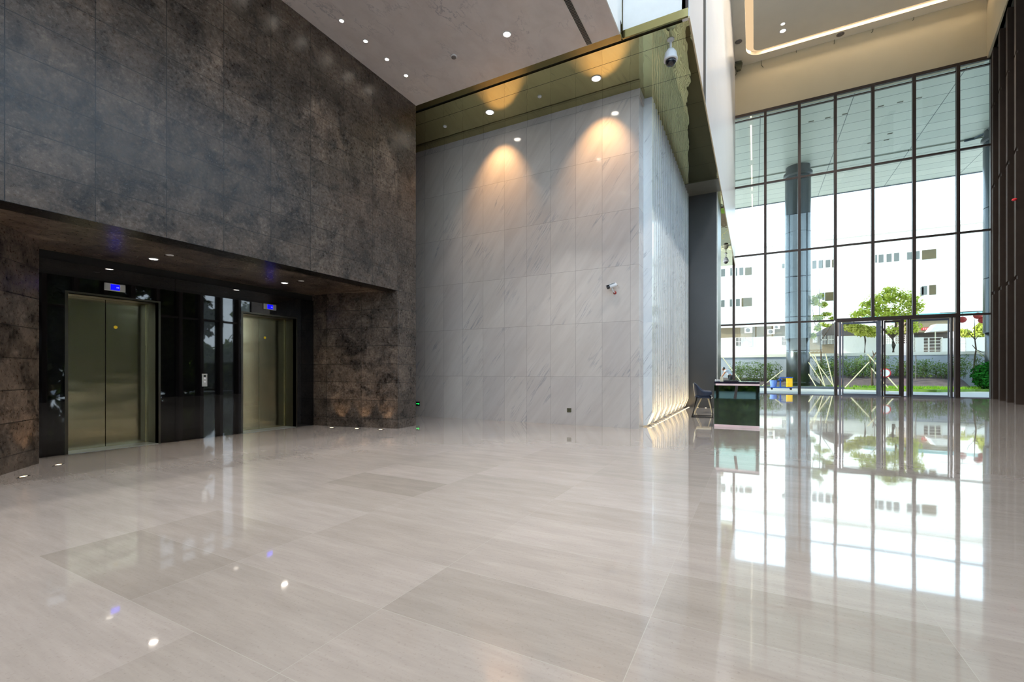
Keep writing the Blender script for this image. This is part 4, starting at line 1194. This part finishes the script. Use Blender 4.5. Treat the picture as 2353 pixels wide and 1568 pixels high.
e = thing('added_hedge', 'tall added hedge outside behind the viewer, darkens the mirrored view', 'hedge', (0, -10, -0.015))  # added out of view to darken what the desk mirror reflects
b = MB()
for i in range(9000):
    b.leaf((random.uniform(-6, 12), random.uniform(-.9, .9), random.uniform(0.05, 3.6)), (random.uniform(-1, 1), random.uniform(-1, 1), random.uniform(-.3, 1)), .22, .14)
b.build('foliage', 'leafG', e)
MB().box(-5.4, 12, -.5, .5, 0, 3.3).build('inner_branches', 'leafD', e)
# stakes
GST = 'slanting support stakes outside'
sk = [((1859.7, 810), (1912.5, 883), 40.2, 'longest stake slanting down right from beside the round column'), ((1858, 833), (1888.7, 877.6), 40.6, 'short stake low beside the round column slanting down right'),
      ((1871, 813), (1894, 882), 40.2, 'steep stake crossing the long one right of the column'), ((1897, 813), (1914, 881), 40.2, 'steep stake just left of the dark door post'),
      ((1858, 860), (1869, 878), 40.2, 'shortest stake tip at the foot of the round column'), ((1799, 851.5), (1768, 875), 40.2, 'stake slanting down left behind the cleaning cart'),
      ((1660, 821), (1694, 866), 40.2, 'stake slanting down right behind the crouching person'), ((1997.6, 832), (1943, 889.5), 39.0, 'stake slanting down left inside the left door leaf'),
      ((1993, 813.6), (2068.6, 899), 37.2, 'long stake slanting down right across the middle door'), ((2003, 847), (2046, 898), 37.8, 'faint stake parallel below the long one at the middle door'),
      ((2244, 805), (2262, 821), 41.6, 'short stake high beside the right column')]
for a, c, Y, lab in sk:
    p, q = Py(*a, Y), Py(*c, Y - 0.3)
    if True: q = p + (q - p) * ((p.z - 0.12) / (p.z - q.z))
    o = MB().tube([p - q, (0, 0, 0)], 0.035, 8).build('tree_stake', 'stake'); o.location = q
    tag(o, 'pale wooden support stake: ' + lab, 'stake', GST)

# ---- buildings beyond
YH = 70.0
wb = thing('apartment_building', 'long white apartment building far behind with rows of grey and brown windows', 'building', (0, YH, 2.6))
MB().box(-30, 60, 0, 12, 0, 15.4).build('wall', 'bldg', wb)
MB().box(-30, 60, -0.3, 12, 15.4, 15.9).build('parapet', 'bldg', wb)
def bwin(x0, y0, x1, y1, m):
    a, c = Py(x0, y1, YH), Py(x1, y0, YH)
    f = MB().box(a.x, c.x, -0.06, 0.02, a.z - 2.6, c.z - 2.6).build('window', m, wb)
for q in ((1657, 618, 1666, 636, 'wingr'), (1678, 616, 1682, 634, 'wingr'), (1690.5, 616, 1694, 634, 'wingr'), (1699, 615, 1708, 633, 'wingr'), (1712, 614, 1727.5, 633, 'winbr'),
          (1657, 690, 1665, 706, 'wingr'), (1677, 688, 1682, 705, 'wingr'), (1691, 687, 1700, 704, 'wingr'), (1704, 684, 1728, 705, 'winbr'),
          (1797, 606, 1803, 617, 'wingr'), (1866.5, 599, 1876, 618, 'wingr'), (1881, 598, 1891, 617, 'wingr'), (1897, 597, 1907.5, 615, 'wingr'), (1912, 596, 1922, 615, 'winbr'),
          (2011, 586, 2015, 604, 'wingr'), (2019, 585, 2030, 604, 'wingr'), (2037, 583, 2048.5, 602.5, 'wingr'), (2054, 581, 2066, 601, 'wingr'), (2084, 579, 2098, 597, 'wingr'), (2104, 577, 2113, 596, 'wingr'), (2118.5, 572.5, 2151, 597, 'winbr'),
          (2115, 660, 2122, 680, 'wingr'), (2118, 657, 2130, 678, 'wingr'), (2135, 655, 2150.5, 678, 'winbr'), (1889, 673, 1894, 690, 'wingr'), (1896, 671, 1920, 692, 'winbr')):
    bwin(*q)
# low houses on the upper ground
def P3(px, py, Y, base): 
    p = Py(px, py, Y); return Vector((p.x - base[0], p.y - base[1], p.z - base[2]))
def facebox(name, x0, y0, x1, y1, Y, depth, m, par, base, proud=0.0, top_left=None):
    a, c = P3(x0, y1, Y, base), P3(x1, y0, Y, base)
    return MB().box(a.x, c.x, -proud, depth, max(a.z, 0 if base[2] > 1 else -9), c.z).build(name, m, par)
Y1 = 60.0
bs = (0, Y1, 2.6)
h1 = thing('low_house', 'low beige house with air conditioners and barred windows, behind the left window bays', 'house', bs)
a, c = P3(1640, 803, Y1, bs), P3(1822, 748, Y1, bs)
MB().box(a.x, c.x, 0, 6, 0, c.z).build('wall', 'beige', h1)
MB().box(a.x, c.x + 0.3, -0.4, 6, c.z, c.z + 0.3).build('roof', 'bldg', h1)
MB().box(a.x, P3(1815, 775, Y1, bs).x, -0.25, 0, 0, P3(1800, 773, Y1, bs).z).build('white_band', 'bldg', h1)
for q in ((1691, 777, 1703, 795), (1706, 776, 1714, 784), (1720, 776, 1728, 797), (1796, 776, 1808, 793)):
    u, v = P3(q[0], q[3], Y1, bs), P3(q[2], q[1], Y1, bs)
    wnd = MB().box(u.x, v.x, -0.32, -0.24, u.z, v.z).build('window', 'wdark', h1)
    g = MB()
    for k in range(5):
        x = u.x + (v.x - u.x) * k / 4
        g.box(x - .025, x + .025, -0.40, -0.36, u.z, v.z)
    g.box(u.x, v.x, -0.40, -0.36, (u.z + v.z) / 2 - .03, (u.z + v.z) / 2 + .03).build('window_bars', 'sheet', wnd)
GA = 'air conditioners on the beige house'
for k, (x0, y0, x1, y1) in enumerate(((1711, 753, 1729, 766), (1763, 757, 1780, 769), (1777, 748, 1792, 757))):
    u, v = Py(x0, y1, Y1 - 0.35), Py(x1, y0, Y1 - 0.35)
    e = thing('air_conditioner', 'outdoor air conditioner unit on the beige house, ' + ('left one', 'lower of the right pair', 'upper of the right pair')[k], 'air conditioner', (u.x, Y1 - 0.66, u.z), GA)
    W, Hh = v.x - u.x, v.z - u.z
    MB().box(0, W, 0, 0.4, 0, Hh).build('casing', 'sheet', e, bevel=0.02)
    MB().lathe((W * .42, -0.005, Hh / 2), [(Hh * .38, 0), (Hh * .38, 0.03), (Hh * .08, 0.035), (0, 0.035)], 20, (0, -1, 0)).build('fan_grille', 'grey', e)
Y2 = 56.0
bs = (0, Y2, 2.6)
h2 = thing('gabled_house', 'small house with shaded beige gable and barred windows right of the round column', 'house', bs)
a, c = P3(1850, 800, Y2, bs), P3(1970, 770, Y2, bs)
MB().box(a.x, c.x, 0, 5, 0, c.z).build('wall', 'beige', h2)
g1, g2, g3 = P3(1866, 771, Y2, bs), P3(1925, 738, Y2, bs), P3(1966, 771, Y2, bs)
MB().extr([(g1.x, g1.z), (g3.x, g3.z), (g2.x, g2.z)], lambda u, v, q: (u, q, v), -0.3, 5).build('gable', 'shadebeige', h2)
for q in ((1868, 774, 1877, 788), (1884, 771, 1900, 792), (1903, 771, 1916, 791)):
    u, v = P3(q[0], q[3], Y2, bs), P3(q[2], q[1], Y2, bs)
    wnd = MB().box(u.x, v.x, -0.06, 0.02, u.z, v.z).build('window', 'wdark', h2)
    g = MB()
    for k in range(6):
        x = u.x + (v.x - u.x) * k / 5
        g.box(x - .02, x + .02, -0.14, -0.1, u.z, v.z)
    g.box(u.x, v.x, -0.14, -0.1, (u.z + v.z) / 2 - .03, (u.z + v.z) / 2 + .03).build('window_bars', 'sheet', wnd)
# white yard wall and lattice
Y3 = 51.5
a, c = Py(1925, 809, Y3), Py(2030, 770, Y3)
o = MB().box(0, c.x - a.x, 0, 0.3, 0, c.z - 2.6).build('yard_wall', 'bldg'); o.location = (a.x, Y3, 2.6)
tag(o, 'sunlit blank white yard wall behind the left door leaf', 'wall')
a, c = Py(2031.5, 809, Y3), Py(2100, 789, Y3); t2 = Py(2030, 771, Y3).z
e = thing('lattice_fence', 'white low wall topped by a pale lattice behind the middle door', 'fence', (a.x, Y3, 2.6))
MB().box(0, c.x - a.x, 0, 0.3, 0, c.z - 2.6).build('wall', 'bldg', e)
g = MB()
for k in range(16):
    x = (c.x - a.x) * k / 15; g.box(x - .025, x + .025, 0.1, 0.15, c.z - 2.6, t2 - 2.6)
for k in range(4):
    z = c.z - 2.6 + (t2 - c.z) * (k + .9) / 4; g.box(0, c.x - a.x, 0.09, 0.16, z - .03, z + .03)
g.build('lattice', 'sheet', e)
# porch house with red sign
Y4 = 60.0
bs = (0, Y4, 2.6)
h3 = thing('porch_house', 'beige house with a dark open porch behind the right door leaf', 'house', bs)
a, c = P3(2088, 800, Y4, bs), P3(2196, 733, Y4, bs); m_ = P3(2100, 764, Y4, bs)
MB().box(a.x, c.x, 0, 5, m_.z, c.z + .25).build('upper_wall', 'beige', h3)
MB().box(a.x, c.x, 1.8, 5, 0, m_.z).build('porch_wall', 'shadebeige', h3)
MB().box(a.x, a.x + .4, 0, .4, 0, m_.z).build('pillar', 'beige', h3)
u, v = P3(2102, 776, Y4, bs), P3(2122, 768, Y4, bs)
MB().box(u.x, v.x, 1.7, 1.8, u.z, v.z).build('porch_window', 'wdark', h3)
MB().box(a.x - .3, c.x + .3, -0.3, 5.2, c.z + .25, c.z + .45).build('roof', 'teal', h3)
u, v = Py(2118, 759.5, Y4 - .1), Py(2137.5, 752.5, Y4 - .1)
e = thing('red_sign', 'small red sign board with white lettering on the beige porch house', 'sign', (u.x, Y4 - .08, u.z))
W, Hh = v.x - u.x, v.z - u.z
MB().box(0, W, 0, .07, 0, Hh).build('board', 'red', e)
g = MB()
for k in range(4):
    x = W * (.16 + .2 * k)
    g.box(x, x + W * .13, -.02, 0, Hh * .42, Hh * .52).box(x + W * .05, x + W * .08, -.02, 0, Hh * .22, Hh * .8).box(x + W * .01, x + W * .12, -.02, 0, Hh * .7, Hh * .78)
g.build('lettering', 'sheet', e)
# awning
Y5 = 55.0
q = [Py(x, y, Y5) for x, y in ((2137, 762), (2182, 759), (2182, 744), (2152, 744.5))]
e = thing('awning', 'sloping off-white awning sheet behind the right door leaf', 'awning', (q[0].x, Y5, q[0].z))
b = MB(); vv = [v - Vector(e.location) for v in q]
b.extr([(v.x, v.z) for v in vv], lambda u, v, t: (u, t, v), 0, 1.6)
b.build('sheet', 'sheet', e)
for xx in (2150, 2180):
    z0 = Py(xx, 758, Y5); MB().tube([(z0.x - e.location.x, .1, z0.z - e.location.z), (z0.x - e.location.x, .1, 2.6 - e.location.z)], .04).build('post', 'stake', e)
# metal railings
Y6 = 49.0
def railing(x0, x1, label, px_posts):
    a, c = Py(x0, 805, Y6), Py(x1, 805, Y6); z1 = Py(x0, 777, Y6).z
    e = thing('railing', label, 'railing', (a.x, Y6, 2.6), 'white horizontal rail fences')
    for k in range(6):
        z = 0.12 + (z1 - 2.6 - .12) * k / 5
        MB().box(0, c.x - a.x, -.02, .02, z - .025, z + .025).build('rail', 'sheet', e)
    for pp in px_posts:
        x = Py(pp, 805, Y6).x - a.x
        MB().box(x - .04, x + .04, -.05, .05, 0, z1 - 2.6).build('post', 'sheet', e)
railing(2088, 2107, 'white horizontal rail fence, short panel left of the white pillar', (2089, 2106))
railing(2118, 2166, 'white horizontal rail fence, wide panel in the right door leaf', (2119, 2134, 2165))
railing(2205, 2221, 'white horizontal rail fence, short panel behind the last window', (2206, 2220))
def pillar(px, w_, top, label, m='bldg'):
    a = Py(px, 806, Y6); t = Py(px, top, Y6).z
    o = MB().box(-w_ / 2, w_ / 2, -.2, .2, 0, t - 2.6).build('gate_pillar', m, bevel=0.02); o.location = (a.x, Y6, 2.6)
    tag(o, label, 'pillar')
pillar(2112, .5, 776, 'white gate pillar between two rail fences')
pillar(2176, .7, 778, 'white gate pillar at the right end of the wide rail fence')
a, c = Py(2222, 806, 52), Py(2262, 775, 52)
o = MB().box(0, c.x - a.x, 0, .3, 0, c.z - 2.6).build('yard_wall', 'bldg'); o.location = (a.x, 52, 2.6)
tag(o, 'sunlit white yard wall behind the last window by the right column', 'wall')
# red lanterns
for k, (x, y) in enumerate(((2211, 735), (2247, 726), (2258, 736))):
    p = Py(x, y, 46.5)
    e = thing('lantern', 'round dark red lantern hanging outside the last window, ' + ('left one', 'middle one', 'right one')[k], 'lantern', p, 'red lanterns')
    MB().lathe((0, 0, 0), [(0.06, -.24), (.2, -.16), (.27, 0), (.2, .16), (.06, .24)], 16).build('shade', 'redl', e, smooth=True)
    MB().tube([(0, 0, .24), (0, 0, Py(2240, 716, 46.5).z - p.z)], .012, 5).build('cord', 'blackmetal', e)
zl = Py(2240, 716, 46.5).z
tag(MB().tube([(12.6, 46.5, zl), (18.5, 46.5, zl)], .03, 6).tube([(18.5, 46.5, zl), (18.5, 46.5, 2.6)], .06, 8).build('lantern_line', 'mull'), 'thin bracket line carrying the dark red lanterns outside', 'pole line')
struct('trim_far_flashing', MB().box(Py(1985, 724, 62).x, Py(2262, 720, 62).x, 61.5, 62.5, Py(2100, 727, 62).z, Py(2100, 723, 62).z).box(Py(1640, 745, 63).x, Py(1790, 745, 63).x, 62.5, 63, Py(1700, 749, 63).z, Py(1700, 745, 63).z), 'teal')

# cleaning cart
p = Pz(1797, 896)
ct = thing('cleaning_cart', 'blue cleaning cart with yellow bag and pale blue bucket outside the glass', 'cart', (p.x, p.y, 0))
MB().box(-.70, .62, -.25, .25, .12, .18).build('deck', 'bluep', ct, bevel=.02)
MB().lathe((-.50, 0, .18), [(.17, 0), (.23, .44), (.25, .46)], 20).build('bucket', 'bluepale', ct, smooth=False)
MB().box(-.14, -.06, -.2, .2, .18, .80).box(-.24, .02, -.2, .2, .62, .70).build('frame', 'bluep', ct, bevel=.01)
MB().box(-.1, .62, -.22, -.17, .80, .85).box(-.1, .62, .17, .22, .80, .85).build('handle', 'bluep', ct)
MB().prism([(.24, -.2), (.60, -.2), (.60, .2), (.24, .2)], .16, .84).build('bag', 'yel', ct, bevel=.05)
for x in (-.6, .5):
    for y in (-.2, .2):
        MB().lathe((x, y - .02, .06), [(.06, 0), (.06, .04)], 14, (0, 1, 0)).build('wheel', 'blackmetal', ct)
# small round sign on a stand
p = Py(2034, 857, 36.0)
rs = thing('round_sign', 'small round red-rimmed white sign on a thin stand outside behind the door posts', 'sign', (p.x, 36.0, -0.015))
MB().lathe((0, 0, p.z), [(.26, 0), (.29, .02), (.26, .04)], 28, (0, -1, 0)).build('rim', 'red', rs, smooth=True)
MB().lathe((0, -.02, p.z), [(.22, 0), (.22, .03), (0, .035)], 28, (0, -1, 0)).build('face', 'white', rs)
MB().tube([(0, 0, 0), (0, 0, p.z)], .02).build('stand', 'grey', rs)
MB().lathe((0, 0, 0), [(.18, 0), (.16, .03), (0, .04)], 20).build('foot', 'grey', rs)

# ---- person bending outside
def skin_body(name, m, par, verts, edges, radii, root=0, sub=2):
    me = bpy.data.meshes.new(name)
    me.from_pydata(verts, edges, [])
    o = bpy.data.objects.new(name, me); COL.objects.link(o)
    md = o.modifiers.new('skin', 'SKIN'); md.use_smooth_shade = True
    for i, r in enumerate(radii):
        me.skin_vertices[0].data[i].radius = (r, r) if not isinstance(r, tuple) else r
    me.skin_vertices[0].data[root].use_root = True
    s = o.modifiers.new('sub', 'SUBSURF'); s.levels = sub; s.render_levels = sub
    me.materials.append(M[m]); o.parent = par
    return o
p = Pz(1676, 897)
pe = thing('person', 'person in white shirt and black trousers bending forward outside behind the desk', 'person', (p.x, p.y, -0.015))
# pose faces -x (left): hips at right, head low at left
V = [(0.10, 0, .93), (0.02, 0, 1.10), (-.12, 0, 1.28), (-.24, 0, 1.36), (-.30, 0, 1.40),
     (-.20, -.17, 1.30), (-.33, -.20, 1.08), (-.44, -.14, .90), (-.20, .17, 1.30), (-.33, .20, 1.08), (-.44, .14, .90),
     (0.08, -.10, .88), (-.04, -.11, .48), (.06, -.12, .08), (-.10, -.12, .03), (0.08, .10, .88), (.02, .11, .48), (.16, .12, .08), (0.0, .12, .03)]
Ed = [(0, 1), (1, 2), (2, 3), (3, 4), (3, 5), (5, 6), (6, 7), (3, 8), (8, 9), (9, 10), (0, 11), (11, 12), (12, 13), (13, 14), (0, 15), (15, 16), (16, 17), (17, 18)]
Rr = [.13, .125, .13, .09, .055, .062, .045, .032, .062, .045, .032, .09, .062, .045, .035, .09, .062, .045, .035]
skin_body('body', 'skin', pe, V, Ed, Rr)
skin_body('shirt', 'shirt', pe, [V[0], V[1], V[2], V[3], V[5], V[8], (-.27, -.19, 1.18), (-.27, .19, 1.18)], [(0, 1), (1, 2), (2, 3), (3, 4), (3, 5), (4, 6), (5, 7)], [.145, .145, .15, .105, .08, .08, .066, .066])
skin_body('trousers', 'pants', pe, [V[0], V[11], V[12], V[13], V[15], V[16], V[17]], [(0, 1), (1, 2), (2, 3), (0, 4), (4, 5), (5, 6)], [.15, .105, .078, .06, .105, .078, .06])
hd = MB().lathe((-.385, 0, 1.30), [(0, 0), (.045, .015), (.072, .06), (.080, .12), (.072, .18), (.04, .22), (0, .23)], 20, (0.25, 0, 1)).build('head', 'skin', pe, smooth=True)
MB().lathe((-.36, 0, 1.36), [(.085, 0), (.090, .06), (.078, .13), (.045, .17), (0, .18)], 20, (0.3, 0, 1)).build('hair', 'hair', pe, smooth=True)
MB().extr([(-.455, 1.405), (-.475, 1.385), (-.452, 1.38)], lambda u, v, q: (u, q, v), -.012, .012).build('nose', 'skin', hd)
for s in (-1, 1):
    hb = MB()
    bx0, by0, bz0 = -.445, .14 * s, .89
    for f in range(4):
        oy = (f - 1.5) * .018
        hb.tube([(bx0, by0 + oy, bz0), (bx0 - .03, by0 + oy, bz0 - .05), (bx0 - .015, by0 + oy, bz0 - (.085 if f in (1, 2) else .07))], [.012, .010, .007], 6)
    hb.tube([(bx0 + .01, by0, bz0 + .01), (bx0 - .03, by0 - .03 * s, bz0 - .02)], [.012, .008], 6)
    hb.tube([(bx0 + .01, by0, bz0 + .05), (bx0, by0, bz0 - .01)], [.028, .03], 8)
    hb.build('hand', 'skin', pe, smooth=True)
    

# portals: daylight through the three glass fronts
def portal_light(name, loc, tgt, sxz, szz):
    o = lamp('AREA', name, loc, 1, (1, 1, 1), target=tgt, size=sxz, sizey=szz)
    o.data.cycles.is_portal = True
    return o
portal_light('portal_back', (0, YB - 0.3, 9.0), (0, 10, 9.0), 14.5, 19)
portal_light('portal_front', (4, YF + 0.6, 8.0), (4, 0, 8.0), 14, 16.5)
portal_light('portal_side', (8.3, 9, 9.0), (0, 9.0, 9.0), 21, 19)
